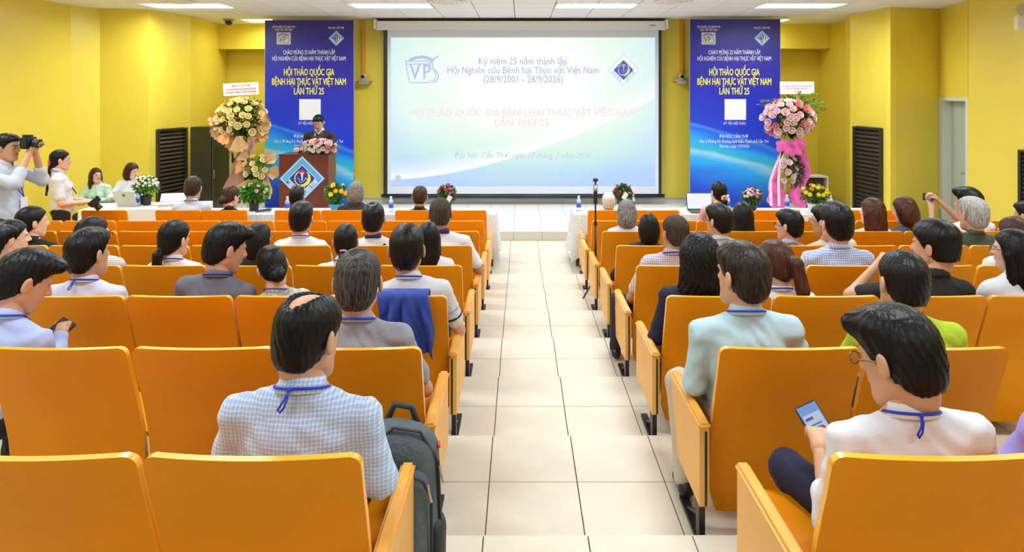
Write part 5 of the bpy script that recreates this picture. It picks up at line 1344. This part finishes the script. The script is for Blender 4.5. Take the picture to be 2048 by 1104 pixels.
    if glasses:
        g = MB()
        for e in (-1, 1):
            g.tube([(e * .031 + .020 * math.cos(t), .103 - .004 * abs(math.cos(t)), .004 + .016 * math.sin(t)) for t in [i * math.pi / 7 for i in range(14)]], .0018, 5, closed=True)
            g.tube([(e * .051, .10, .008), (e * .074, .06, .008), (e * .080, -.005, .006), (e * .079, -.02, -.008)], .0022, 5)
        g.tube([(-.012, .104, .006), (0, .107, .009), (.012, .104, .006)], .0018, 5); HL(g.obj('glasses', GL if glasses is True else glasses, root))
    if face:
        for e in (-1, 1):
            HL(MB().ball((e * .031, .078, .005), (.013, .009, .0065), 10, 6).obj('eye', EYEW, root, smooth=True)); HL(MB().ball((e * .031, .084, .005), (.0055, .004, .0055), 8, 5).obj('iris', EYED, root, smooth=True))
            HL(MB().tube([(e * .015, .089, .023), (e * .03, .087, .028), (e * .046, .076, .024)], [.002, .003, .0015], 5).obj('eyebrow', EYED, root))
        HL(MB().tube([(-.022, .084, -.053), (-.008, .090, -.051), (.008, .090, -.051), (.022, .084, -.053)], [.002, .0045, .0045, .002], 6).obj('lips', lipm or LIP, root, smooth=True))
    P = dict(root=root, HM=HM, N=N, cR=cR, arms=arms, sc=sc_, T=T)
    return P
_s = SDF((-.07, -.10, -.02), (.07, .20, .12), .009); _s.cap((0, -.03, .045), (0, .11, .035), .038, .036, sq=(1, 1, .85), k=.02); _s.ell((0, -.02, .07), (.038, .045, .03), .02); _s.V = np.maximum(_s.V, -_s.full()[2] + 0 * _s.V); SHOE = mesh_np('shoe', *_s.nets()); SHOE.materials.append(mat('black_leather_shoe', (.012, .012, .014), .35))
def collar_mesh(open_=True, flap=True):
    b = MB(); n = 28; prof_ = [(.064, -.016), (.060, .030), (.063, .037), (.068, .033), (.084, -.010), (.080, -.013), (.066, -.016)] if flap else [(.058, -.012), (.057, .004), (.062, .007), (.067, -.004), (.064, -.014)]
    vs = []
    for r, z in prof_:
        for k in range(n + 1):
            a = math.pi / 2 + .22 + (2 * math.pi - .44) * k / n; vs.append((r * math.cos(a), r * math.sin(a), z - .012 * max(0, math.sin(a)) * (1 if z < .03 else .4)))
    m = len(prof_); fs = []
    for i in range(m - 1):
        for k in range(n): fs.append((i * (n + 1) + k, i * (n + 1) + k + 1, (i + 1) * (n + 1) + k + 1, (i + 1) * (n + 1) + k))
    b._add(vs, fs); me = b.mesh('collar', [mat('white_cotton', (.78, .79, .82), .85, bump=.2, bscale=25)], smooth=True); return me
COLLAR = collar_mesh(); NECKB = collar_mesh(flap=False)
WSH = mat('white_cotton_shirt', (.74, .78, .86), .85, bump=.2, bscale=25); LAV = mat('pale_lavender_cotton', (.62, .63, .80), .85, bump=.2, bscale=25); LBL = mat('light_blue_cotton', (.46, .64, .72), .85, bump=.2, bscale=25); PERI = mat('periwinkle_cotton', (.40, .48, .80), .85, bump=.2, bscale=25); DGR = mat('slate_grey_cotton', (.15, .15, .20), .85, bump=.2, bscale=25)
GPOLO = mat('grey_polo_knit', (.30, .31, .37), .9, bump=.25, bscale=60); NVY = mat('navy_fabric', (.012, .014, .045), .85); BLKS = mat('black_fabric', (.012, .012, .013), .85); CHK = check_mat('blue_white_check', (.68, .78, .93), (.27, .43, .76), .0125); CHP = check_mat('plum_white_check', (.72, .70, .78), (.22, .18, .28), .016); CHB = check_mat('bright_blue_check', (.66, .76, .92), (.14, .25, .65), .016)
STR = check_mat('white_pinstripe', (.75, .76, .76), (.45, .46, .48), .014, 'stripe'); DOT = mat('speckled_sage_blouse', (.48, .52, .48), .85, noise=.45, nscale=55); LIME = mat('lime_polo_knit', (.42, .60, .03), .9, bump=.2, bscale=60); DGREEN = mat('dark_green_rib', (.01, .12, .06), .8); OLV = mat('dark_olive_shirt', (.055, .075, .055), .85); PINKS = mat('dusty_pink_blouse', (.62, .36, .34), .85); MINT = mat('mint_blouse', (.50, .70, .62), .85, bump=.2, bscale=25); SUIT = mat('charcoal_suit', (.018, .019, .024), .8); PLB = mat('pale_blue_cotton', (.55, .62, .74), .85, bump=.2, bscale=25); PLAID = check_mat('lavender_plaid', (.55, .55, .68), (.22, .22, .40), .018); VIO = mat('violet_cotton', (.38, .30, .72), .85); NAVYP = mat('navy_collar', (.01, .015, .10), .8); CREAMB = mat('cream_blouse', (.66, .62, .50), .85); GREYJ = mat('grey_jacket', (.10, .11, .14), .85); BEI = mat('beige_trousers', (.52, .47, .37), .85, bump=.2, bscale=25)
Y_ = lambda n: rowY(n) + .27
G = 'seated audience'
def sit(label, n, hx, hy, **k):
    k.setdefault('lod', 0 if n < 2 else (1 if n < 4 else 2)); k.setdefault('group', G)
    return person(label, Y_(n), level(n) if n < 7 else 0.0, hx, hy, **k)
# --- left block
A1 = sit('balding man in blue checked shirt in the nearest left row, right elbow on the armrest', 0, 620, 586, hw=132, bx=596, hair='balding', shirt=CHK, sleeve='long', lean=.02, hyaw=-.45, hpitch=-.18, armR=((.255, .03, .64), (.14, .20, .64)), armL=((-.25, .05, .64), (-.14, .3, .56)), knot=True, wid=1.08)
A2 = sit('man with greying hair and a thin crown in a slate grey polo', 1, 717, 499, hw=106, bx=722, hair='thin', hm=HSP, shirt=GPOLO, lean=-.05, armR=((.29, .10, .56), (.2, .34, .56)), wid=1.05)
A3 = sit('young man in periwinkle shirt bent over at the far left', 1, 50, 503, hw=104, bx=-14, hair='quiff', shirt=PERI, lean=.18, hyaw=-.75, hpitch=-.45, armR=((.24, .16, .62), (.16, .34, .74)), handR='grip', sleeve='long')
A4 = sit('black-haired man in a pale polo with striped sleeves beside the aisle', 2, 814, 450, hw=82, bx=836, hair='short', shirt=mat('pale_grey_polo', (.66, .68, .71), .9, bump=.2, bscale=60), lean=-.02, armR=((.27, .10, .57), (.2, .34, .56)), wid=1.06)
A5 = sit('black-haired man in pale lavender shirt with a looped blue lanyard, head turned right', 2, 178, 458, hw=87, bx=172, hair='short', shirt=LAV, hyaw=-.35, knot=True, sleeve='long')
A6 = sit('young man in slate grey shirt looking down to his right', 2, 453, 449, hw=80, bx=412, hair='quiff', shirt=DGR, hyaw=-.85, hpitch=-.25, lean=0, sleeve='long')
A7 = sit('woman with a low black bun and speckled sage blouse leaning to the left', 2, 545, 492, hw=70, bx=600, fem=True, hair='bun', shirt=DOT, hyaw=.45, hpitch=-.3, hroll=-.25, lean=0, collar=False, sleeve='long')
sit('young man at the left picture edge, only the back of his head in view', 2, -22, 455, hw=80, hair='quiff', shirt=WSH, hyaw=-.5)
A8 = sit('woman with a black side braid and white shirt', 3, 350, 440, hw=65, bx=352, fem=True, hair='lowtail', shirt=WSH, hyaw=-.35, hroll=.1)
sit('person in a pinstriped white shirt with glasses behind the man in lavender', 3, 187, 434, hw=70, bx=205, fem=True, hair='bob', shirt=STR, hyaw=-.6, glasses=True)
sit('woman with glasses and black hair in dark clothes behind the young man in grey', 3, 519, 446, hw=60, fem=True, hair='bob', shirt=BLKS, hyaw=-.45, glasses=True, collar=False)
A11 = sit('woman with a pink hair clip on her black bun', 3, 692, 448, hw=56, bx=680, fem=True, hair='lowtail', shirt=WSH, hyaw=.1)
sit('woman with long straight black hair left of the aisle', 3, 857, 444, hw=50, fem=True, hair='long', shirt=WSH, hyaw=.1, bx=850)
sit('woman in white shirt at the left edge, face turned right', 3, 24, 440, hw=62, bx=4, fem=True, hair='lowtail', shirt=WSH, hyaw=-.85)
A15 = sit('woman with an openwork hair clip in a black jacket', 4, 66, 413, hw=58, bx=78, fem=True, hair='bun', shirt=BLKS, hyaw=-.7, lany=False, sleeve='long')
sit('black-haired man in a crisp white shirt with blue lanyard, fifth row', 4, 603, 404, hw=55, hair='short', shirt=WSH, hyaw=-.05)
A17 = sit('man in a white polo with a dark strap across his back', 4, 747, 405, hw=51, bx=752, hair='thin', shirt=WSH, collm=NAVYP, lany=False)
sit('man with close-cropped hair in a white polo beside the aisle', 4, 881, 396, hw=47, bx=890, hair='crop', hm=HD, shirt=WSH, collm=NAVYP, lany=False, wid=1.1, armR=((.32, .08, .57), (.22, .3, .55)), skin=SKIN3)
A22 = sit('man in pale shirt sitting at the white table by the black cabinet', 7, 387, 353, hw=34, bx=388, hair='thin', hm=hair_mat('dark_thin_hair', (.015, .01, .008), (.06, .035, .02)), shirt=PLB, lean=.15, hpitch=-.2)
sit('dark-haired woman with a hair band at the left front table', 7, 463, 373, hw=36, fem=True, hair='bun', hm=HBR, shirt=BLKS, lany=False, hyaw=-.5, lean=.15, hpitch=-.3)
sit('dark-haired man seated right in front of the podium', 7, 594, 373, hw=33, hair='short', shirt=WSH, lean=.12)
sit('grey-streaked person seated beside the yellow chrysanthemums', 7, 712, 363, hw=34, hair='bob', hm=HG, shirt=SUIT, lean=.1, lany=False)
sit('man in a dark suit bowed over the front table left of the red flowers', 7, 840, 373, hw=34, hair='short', hm=HBR, shirt=SUIT, lean=.2, hpitch=-.2, lany=False)
# --- right block
B1 = sit('white-haired man in a pale shirt at the right front table', 7, 1217, 385, hw=36, bx=1205, hair='crop', hm=HW, shirt=CREAMB, lean=.1, pants=BEI, legs={-1: ((-.3, .40, .47), (-.32, .32, .09))}, armL=((-.26, .02, .60), (-.2, .28, .58)))
B2 = sit('woman in dusty pink with a beige flower scrunchie at the black laptop', 7, 1436, 363, hw=33, bx=1430, fem=True, hair='lowtail', shirt=PINKS, lany=False, hyaw=.3, lean=.12, collar=False)
sit('woman with a grey bob in a pale blue shirt', 5, 1253, 399, hw=45, fem=True, hair='bob', hm=HG, shirt=PLB, lany=False)
sit('woman with black parted bob in navy beside the aisle', 4, 1297, 427, hw=50, bx=1287, fem=True, hair='bob', shirt=NVY, collar=False, lany=False, armL=((-.28, .06, .58), (-.2, .3, .55)), sleeve='long', pants=NVY)
sit('man with a short faded haircut and plum checked shirt beside the aisle', 3, 1349, 430, hw=56, bx=1330, hair='crop', hm=HD, shirt=CHP, hyaw=.4, armL=((-.27, .08, .56), (-.2, .3, .56)), legs={-1: ((-.33, .36, .46), (-.36, .30, .09))}, skin=SKIN3)
sit('man with glasses in a light blue shirt, head turned left', 4, 1436, 409, hw=58, bx=1445, hair='short', shirt=LBL, hyaw=.65, glasses=True, lany=False)
sit('woman with long straight black hair in front of the right banner', 5, 1484, 404, hw=50, fem=True, hair='long', shirt=BLKS, lany=False)
sit('man with glasses in a lavender plaid shirt, face turned left', 4, 1577, 420, hw=60, hair='short', shirt=PLAID, hyaw=.8, glasses=True, lany=False)
B9 = sit('woman with thick wavy black hair in a navy blouse', 2, 1398, 467, hw=86, bx=1390, fem=True, hair='wavy', shirt=NVY, collar=False, lany=False, armL=((-.25, .02, .58), (-.15, .3, .55)), sleeve='long', wid=1.15)
B10 = sit('man in a light blue shirt beside the aisle, trousered knee beside the armrest', 1, 1483, 486, hw=98, bx=1500, hair='short', hm=hair_mat('brownish_black_hair', (.008, .006, .005), (.04, .026, .018)), shirt=LBL, hyaw=.55, sleeve='roll', lean=-.05, armL=((-.24, .02, .60), (-.15, .24, .50)), legs={-1: ((-.23, .36, .46), (-.25, .16, .09))}, pants=BEI, wid=1.08)
B11 = sit('woman with a red-brown low ponytail in a white blouse', 2, 1548, 481, hw=84, bx=1580, fem=True, hair='ponytail', hm=HRB, shirt=WSH, hyaw=.5, hpitch=-.15)
sit('black-haired man in a bright blue checked shirt', 3, 1672, 406, hw=73, bx=1675, hair='short', shirt=CHB, lany=False, hyaw=.15, wid=1.1)
sit('person in glasses resting a hand on the face behind the blue checked shirt', 4, 1648, 412, hw=52, bx=1680, hair='short', shirt=CREAMB, hyaw=.8, glasses=True, lany=False, sleeve='short', armL=((-.2, .16, .64), (-.05, .16, .86)), handL='fist')
sit('woman with straight brown shoulder-length hair, face turned left', 5, 1743, 396, hw=60, bx=1748, fem=True, hair='long', hm=HRB, shirt=CREAMB, hyaw=.55, lany=False, collar=False)
sit('woman with wavy red-brown bob in a grey jacket', 5, 1808, 394, hw=52, bx=1820, fem=True, hair='bob', hm=HRB, shirt=GREYJ, hyaw=.6, hpitch=-.2, lany=False)
B16 = sit('young man in a black shirt with an undercut, hand held before his face', 2, 1868, 443, hw=104, bx=1850, hair='undercut', shirt=BLKS, hyaw=.65, lany=False, armL=((-.42, .15, .77), (-.18, .25, .95)), handL='fist', lean=0)
B17 = sit('man in a lime green polo with dark green collar', 1, 1803, 501, hw=94, bx=1815, wid=1.15, hair='crop', hm=HB, shirt=LIME, collm=DGREEN, hyaw=.1, lany=False, lean=-.02)
B20 = sit('grey-haired man in a dark olive shirt', 4, 1945, 395, hw=60, bx=1945, hair='short', hm=HLG, shirt=OLV, hyaw=.2, lany=False, wid=1.1)
B21 = sit('man in white holding a small camera up in front of him', 5, 1936, 377, hw=52, bx=1945, hair='quiff', shirt=WSH, hyaw=.5, lany=False, armL=((-.28, .20, .78), (-.22, .32, .98)), armR=((.05, .30, .90), (-.13, .36, 1.09)), handR='grip', handL='relax')
B22 = sit('woman with glasses and long black hair in white at the right edge', 2, 2024, 459, hw=75, bx=2040, fem=True, hair='long', shirt=WSH, hyaw=.8, glasses=True, lany=False)
sit('brown-haired person in white behind the woman at the right edge', 3, 2025, 434, hw=62, bx=2020, fem=True, hair='bob', hm=HBR, shirt=WSH, hyaw=.3, lany=False)
sit('dark-haired person at the far right edge near the wall vent', 5, 2052, 404, hw=45, hair='short', shirt=GREYJ, hyaw=.5, lany=False)
B18 = sit('black-haired man with glasses in a white shirt looking at his phone', 0, 1795, 621, hw=164, bx=1840, hair='quiff', shirt=WSH, hyaw=.55, hpitch=-.28, sleeve='roll', lean=-.10, armL=((-.27, .0, .56), (-.225, .17, .69)), handL='grip', legs={-1: ((-.26, .38, .52), (-.10, .35, .12))}, pants=NVY, glasses=mat('brass_glasses', (.20, .14, .05), .3, .5), knot=True, wid=1.1)
sit('person in a violet shirt cut off by the right picture edge', 0, 2190, 640, hair='short', shirt=VIO, lany=False, wid=1.05)

# --- standing / behind the tables
PH = person('standing man in a pale shirt raising a camera to his eye at the far left', 6.03, level(4), 14, 268, hair='short', shirt=PLB, stand=True, yaw=math.radians(-88), armR=((.20, .20, 1.22), (.02, .20, 1.47)), armL=((-.18, .18, 1.20), (-.05, .20, 1.46)), handR='grip', handL='grip', sleeve='roll', face=True, lod=1, lany=True, pants=mat('dark_grey_trousers', (.03, .03, .04), .8), hs=1.0, group=None)
WB = person('standing young woman with a long braid and pink scrunchie holding a camera at her waist', 7.80, level(6), 122, 300, fem=True, hair='braid', shirt=WSH, stand=True, yaw=math.radians(-62), hyaw=.1, armR=((.22, .02, 1.00), (.06, .26, .98)), armL=((-.20, .06, 1.00), (-.02, .30, .98)), handR='grip', handL='grip', sleeve='short', face=True, lod=1, wid=1.12, pants=BLKS, hs=1.04)
WL = person('seated woman with long dark hair in a mint blouse behind the registration table', 10.35, 0.0, 192, 336, bx=196, fem=True, hair='long', hm=HBR, shirt=MINT, yaw=math.radians(190), hyaw=math.radians(45), sleeve='long', glasses=mat('thin_glasses', (.35, .3, .28), .3), face=True, lod=1, collar=False, armL=((-.23, .10, .66), (-.10, .34, .72)), armR=((.23, .10, .66), (.10, .34, .72)))
WS = person('seated woman with a short brown bob in a white shirt behind the registration table', 10.35, 0.0, 264, 326, bx=258, fem=True, hair='bob', hm=HBR, shirt=WSH, yaw=math.radians(190), hyaw=math.radians(62), hpitch=-.25, sleeve='long', face=True, lod=1, lipm=LIPR, armL=((-.23, .10, .66), (-.05, .34, .72)), armR=((.23, .10, .66), (.05, .34, .72)))
SP = person('speaker in a dark suit and tie reading at the podium', 11.86, STAGE, 637, 230, hair='short', shirt=SUIT, stand=True, yaw=math.pi, hpitch=-.42, lean=.06, sleeve='long', face=True, lod=1, lany=False, collar=False, wid=1.15, glasses=mat('thin_glasses', (.35, .3, .28), .3), armR=((.25, .06, 1.06), (.24, .34, 1.09)), armL=((-.27, .08, 1.08), (-.12, .28, 1.20)), hs=1.02)
r = SP['root']; T = SP['T']
MB().prism([(-.045, 0), (.045, 0), (.06, .20), (-.06, .20)], -.002, .002).obj('shirt_front', WSH, r, loc=T(0, .125, .24), rot=(math.radians(14), 0, 0)); co = link('collar', COLLAR, WSH, r); co.matrix_local = SP['cR'] @ Matrix.Scale(.98, 4)
MB().prism([(-.012, .0), (0, -.01), (.018, 0), (.012, .16), (-.012, .16)], -.004, .004).obj('necktie', mat('striped_tie', (.05, .05, .16), .5), r, loc=T(0, .131, .24), rot=(math.radians(14), 0, 0))

# ---- worn or attached accessories (parts) and held things (their own objects)
r = A11['root']; c_ = A11['HM'] @ Vector((0, -.115, -.035)); MB().ball(c_, (.030, .010, .012), 10, 6).tube([c_ + Vector((-.025, -.008, .004)), c_ + Vector((0, -.02, .008)), c_ + Vector((.025, -.008, .004))], .006, 6).obj('hair_clip', mat('pink_clip', (.75, .35, .55), .4), r)
r = A15['root']; b = MB(); M_ = A15['HM']
b.tube([M_ @ Vector((.035 * math.cos(t) - .0, -.118, .02 + .022 * math.sin(t))) for t in [i * math.pi / 6 for i in range(12)]], .004, 5, closed=True).tube([M_ @ Vector((-.01, -.115, .02)), M_ @ Vector((.01, -.10, .075)), M_ @ Vector((.04, -.085, .085)), M_ @ Vector((.03, -.11, .02))], .0035, 5); b.obj('hair_clip', mat('silver_clip', (.7, .68, .62), .3, .6), r)
r = B2['root']; c_ = B2['HM'] @ Vector((.0, -.118, -.04)); b = MB()
for i in range(7): a = i * .9; b.ball(c_ + Vector((.032 * math.cos(a), -.014, .024 * math.sin(a))), (.020, .014, .018), 8, 5)
b.obj('scrunchie', mat('beige_scrunchie', (.66, .48, .33), .7), r)
r = WB['root']; M_ = WB['HM']; b = MB()
for i in range(9): a = i * .7; b.ball(M_ @ Vector((.024 * math.cos(a), -.112, -.02 + .024 * math.sin(a))), (.018, .018, .018), 8, 5)
b.obj('scrunchie', mat('hot_pink_scrunchie', (.85, .06, .22), .7), r)
r = A17['root']; T = A17['T']; MB().tube([T(.13, -.10, .43), T(.04, -.122, .36), T(-.06, -.125, .26), T(-.15, -.10, .12)], .015, 6, flat=.35).obj('shoulder_strap', BLKS, r, smooth=True)
r = A4['root']
for sg, (el, ha) in A4['arms'].items():
    S_ = A4['T'](sg * .182, 0, .415)
    for f_, m_ in ((.50, mat('sleeve_stripe_blue', (.25, .32, .60), .8)), (.66, BLKS)):
        c_ = lerp(S_, el, f_); d_ = (el - S_).normalized(); q_ = d_.to_track_quat('Z', 'Y').to_matrix().to_4x4()
        MB().lathe([(.0605, -.007), (.0645, 0), (.0605, .007)], 18, M=Matrix.Translation(c_) @ q_).obj('sleeve_stripe', m_, r, smooth=True)
def held(P, local, rot, label, cat, build):
    M = Matrix.Translation(P['root'].location) @ Matrix.Rotation(P['root'].rotation_euler.z, 4, 'Z') @ Matrix.Scale(P['sc'], 4)
    p = M @ Vector(local); t = thing(label[1], label[0], cat, p, P['root'].rotation_euler.z); t.rotation_euler = (rot[0], rot[1], rot[2] + P['root'].rotation_euler.z); build(t); return t
CAMB = mat('camera_black', (.015, .015, .017), .45)
def dslr(t):
    rbox('camera_body', -.07, .07, -.035, .035, -.05, .05, CAMB, t, .008); rbox('viewfinder', -.03, .03, -.04, .03, .05, .072, CAMB, t, .006)
    MB().lathe([(.034, 0), (.036, .03), (.038, .06), (.038, .075), (.033, .075), (.031, .068), (0, .065)], 18, M=Matrix.Translation((0, .03, -.005)) @ Matrix.Rotation(math.radians(-90), 4, 'X')).obj('lens', CAMB, t, smooth=True); MB().tube([(-.07, 0, .03), (-.12, -.02, -.03), (-.10, -.05, -.12)], .007, 5).obj('strap', CAMB, t)
held(PH, (.0, .175, 1.545), (0, 0, 0), ('black camera held at the eye of the standing photographer', 'camera'), 'camera', dslr)
held(WB, (.03, .34, .97), (math.radians(-50), 0, 0), ('black camera with teal tag held at the waist of the braided woman', 'camera'), 'camera', lambda t: (dslr(t), rbox('tag', -.05, .0, -.03, .0, .06, .075, mat('teal_tag', (.02, .35, .32), .5), t)))
held(B21, (-.19, .42, 1.11), (0, 0, 0), ('small compact camera held up by the man in white', 'compact_camera'), 'camera', lambda t: (rbox('camera_body', -.055, .055, -.012, .012, -.035, .035, CAMB, t, .004), MB().box(-.04, .025, -.0135, -.012, -.025, .025).obj('screen', emat('camera_screen', (.25, .3, .5), 1), t), MB().lathe([(.022, 0), (.022, .02), (0, .02)], 14, M=Matrix.Translation((0, .012, 0)) @ Matrix.Rotation(math.radians(-90), 4, 'X')).obj('lens', CAMB, t)))
def phone(t, m=None):
    rbox('phone_body', -.038, .038, -.005, .005, -.078, .078, CAMB, t, .004); MB().box(-.034, .034, -.0062, -.005, -.073, .073).obj('screen', m or emat('phone_screen', (.20, .33, .66), 1.2), t)
    if m is None:
        MB().box(-.030, .030, -.0072, -.0062, -.035, .045).obj('screen_page', emat('phone_page', (.50, .55, .72), 1.2), t)
        MB().box(-.026, -.0, -.0080, -.0072, .028, .036).box(-.026, .02, -.0080, -.0072, .010, .014).box(-.026, .016, -.0080, -.0072, .0, .004).obj('screen_text', emat('phone_ink', (.12, .15, .35), 1), t); MB().box(.010, .020, -.0080, -.0072, -.01, .0).obj('screen_mark', emat('phone_red', (.7, .05, .05), 1), t)
        for i in range(4): MB().box(-.027 + .015 * i, -.018 + .015 * i, -.0080, -.0062, -.066, -.056).obj('screen_icon', emat('phone_ink', (.12, .15, .35), 1), t)
held(B18, (-.195, .255, .735), (math.radians(-40), math.radians(-22), .1), ('lit smartphone in the hand of the man in the white shirt', 'smartphone'), 'phone', phone)
held(A3, (.135, .35, .755), (math.radians(-62), math.radians(30), 0), ('black smartphone held by the young man in periwinkle', 'smartphone'), 'phone', lambda t: phone(t, CAMB))

# jacket over the back of a seat
JK = mat('royal_blue_jacket', (.025, .07, .40), .55, noise=.15, nscale=8, bump=.2, bscale=30)
b = MB(); nu, nv = 26, 26; xa, xb = XP(757, 3.55), XP(858, 3.55); vs = []
path = [(-.03, -.40), (-.012, -.2), (-.022, 0.0)]
for j in range(nv + 1):
    v = j / nv
    for i in range(nu + 1):
        u_ = i / nu; x = lerp(xa, xb, u_) + .05 * max(0, (.75 - v)) * (u_ - .3); L_ = .33 + .06 * math.sin(u_ * 5 + .5) + .07 * (u_ > .55) * u_
        if v < .7: z = .832 - L_ * (1 - v / .7); tt = (.832 - z); y = np.interp(.815 - tt, [p[1] for p in prof][::-1], [p[0] for p in prof][::-1]) - .030 - (.022 * (1 + math.sin(u_ * 19 + 3 * math.sin(tt * 9))) + .012 * (1 + math.sin(u_ * 41 - tt * 22))) * min(1, tt * 7)
        elif v < .8: k_ = (v - .7) / .1; z = .832 + .012 * math.sin(k_ * math.pi); y = -.03 + .08 * k_
        else: k_ = (v - .8) / .2; z = .832 - .13 * k_; y = .052 + .02 * k_
        if v < .7: x += .012 * math.sin(tt * 14 + u_ * 6)
        vs.append((x, float(y), z))
b._add(vs, [(j * (nu + 1) + i, j * (nu + 1) + i + 1, (j + 1) * (nu + 1) + i + 1, (j + 1) * (nu + 1) + i) for j in range(nv) for i in range(nu)])
me = b.mesh('draped_jacket', [JK], smooth=True); jo = link('draped_jacket', me, None, None, loc=(0, rowY(2), level(2))); tag(jo, 'royal blue jacket draped over a seat back beside the aisle', 'jacket'); md = jo.modifiers.new('thickness', 'SOLIDIFY'); md.thickness = .006; md.offset = 1
# backpack
BPK = mat('slate_backpack_fabric', (.095, .125, .14), .8, noise=.12, nscale=30, bump=.3, bscale=80); BPD = mat('dark_backpack_trim', (.03, .035, .04), .6)
bp = thing('backpack', 'slate grey backpack leaning by the armrest of the nearest left row', 'backpack', (-.405, 2.36, level(0)), math.radians(8))
def blob(name, fn, lo, hi, h, m, par):
    s = SDF(lo, hi, h); fn(s); V, Fc = s.nets(); return link(name, mesh_np(name, V, Fc), m, par)
blob('main_compartment', lambda s: (s.cap((-.04, 0, .14), (-.04, 0, .50), .105, .095, sq=(1.1, .8, 1), k=.03), s.cap((.03, 0, .12), (.03, 0, .48), .105, .095, sq=(1, .8, 1), k=.03)), (-.2, -.14, 0), (.2, .14, .64), .012, BPK, bp)
blob('front_pocket', lambda s: s.cap((.015, -.07, .14), (.015, -.065, .40), .072, .066, sq=(1.1, .6, 1), k=.03), (-.12, -.16, .0), (.14, 0, .52), .011, BPK, bp)
blob('side_pocket', lambda s: s.cap((.115, -.01, .08), (.115, -.01, .22), .045, .05, sq=(.7, 1.1, 1), k=.03), (.04, -.1, .0), (.18, .1, .30), .011, BPD, bp)
b = MB(); b.tube([(-.075, -.09, .16), (-.075, -.095, .38), (-.04, -.105, .44), (.02, -.11, .46), (.07, -.105, .43), (.098, -.09, .36), (.098, -.085, .16)], .005, 6); b.tube([(-.12, -.03, .20), (-.11, -.04, .52), (-.03, -.05, .59), (.06, -.05, .57), (.12, -.04, .46), (.13, -.03, .20)], .006, 6); b.obj('zip', BPD, bp, smooth=True)
for p_ in ((.085, -.105, .42), (.125, -.05, .45)): MB().tube([p_, (p_[0] + .006, p_[1] - .01, p_[2] - .03), (p_[0] + .012, p_[1] - .008, p_[2] - .055)], .004, 5).obj('zip_pull', mat('zip_steel', (.6, .6, .6), .3, .8), bp)
MB().tube([(-.06, .05, .56), (-.03, .04, .63), (.03, .03, .62), (.05, .03, .56)], .012, 8).obj('carry_handle', BPD, bp, smooth=True); MB().tube([(-.08, .09, .52), (-.1, .14, .36), (-.08, .12, .15)], .016, 6).tube([(.06, .09, .52), (.08, .14, .36), (.07, .12, .15)], .016, 6).obj('shoulder_strap', BPD, bp, smooth=True)
MB().box(.12, .128, -.03, -.0, .50, .51).obj('red_tab', PRED, bp)
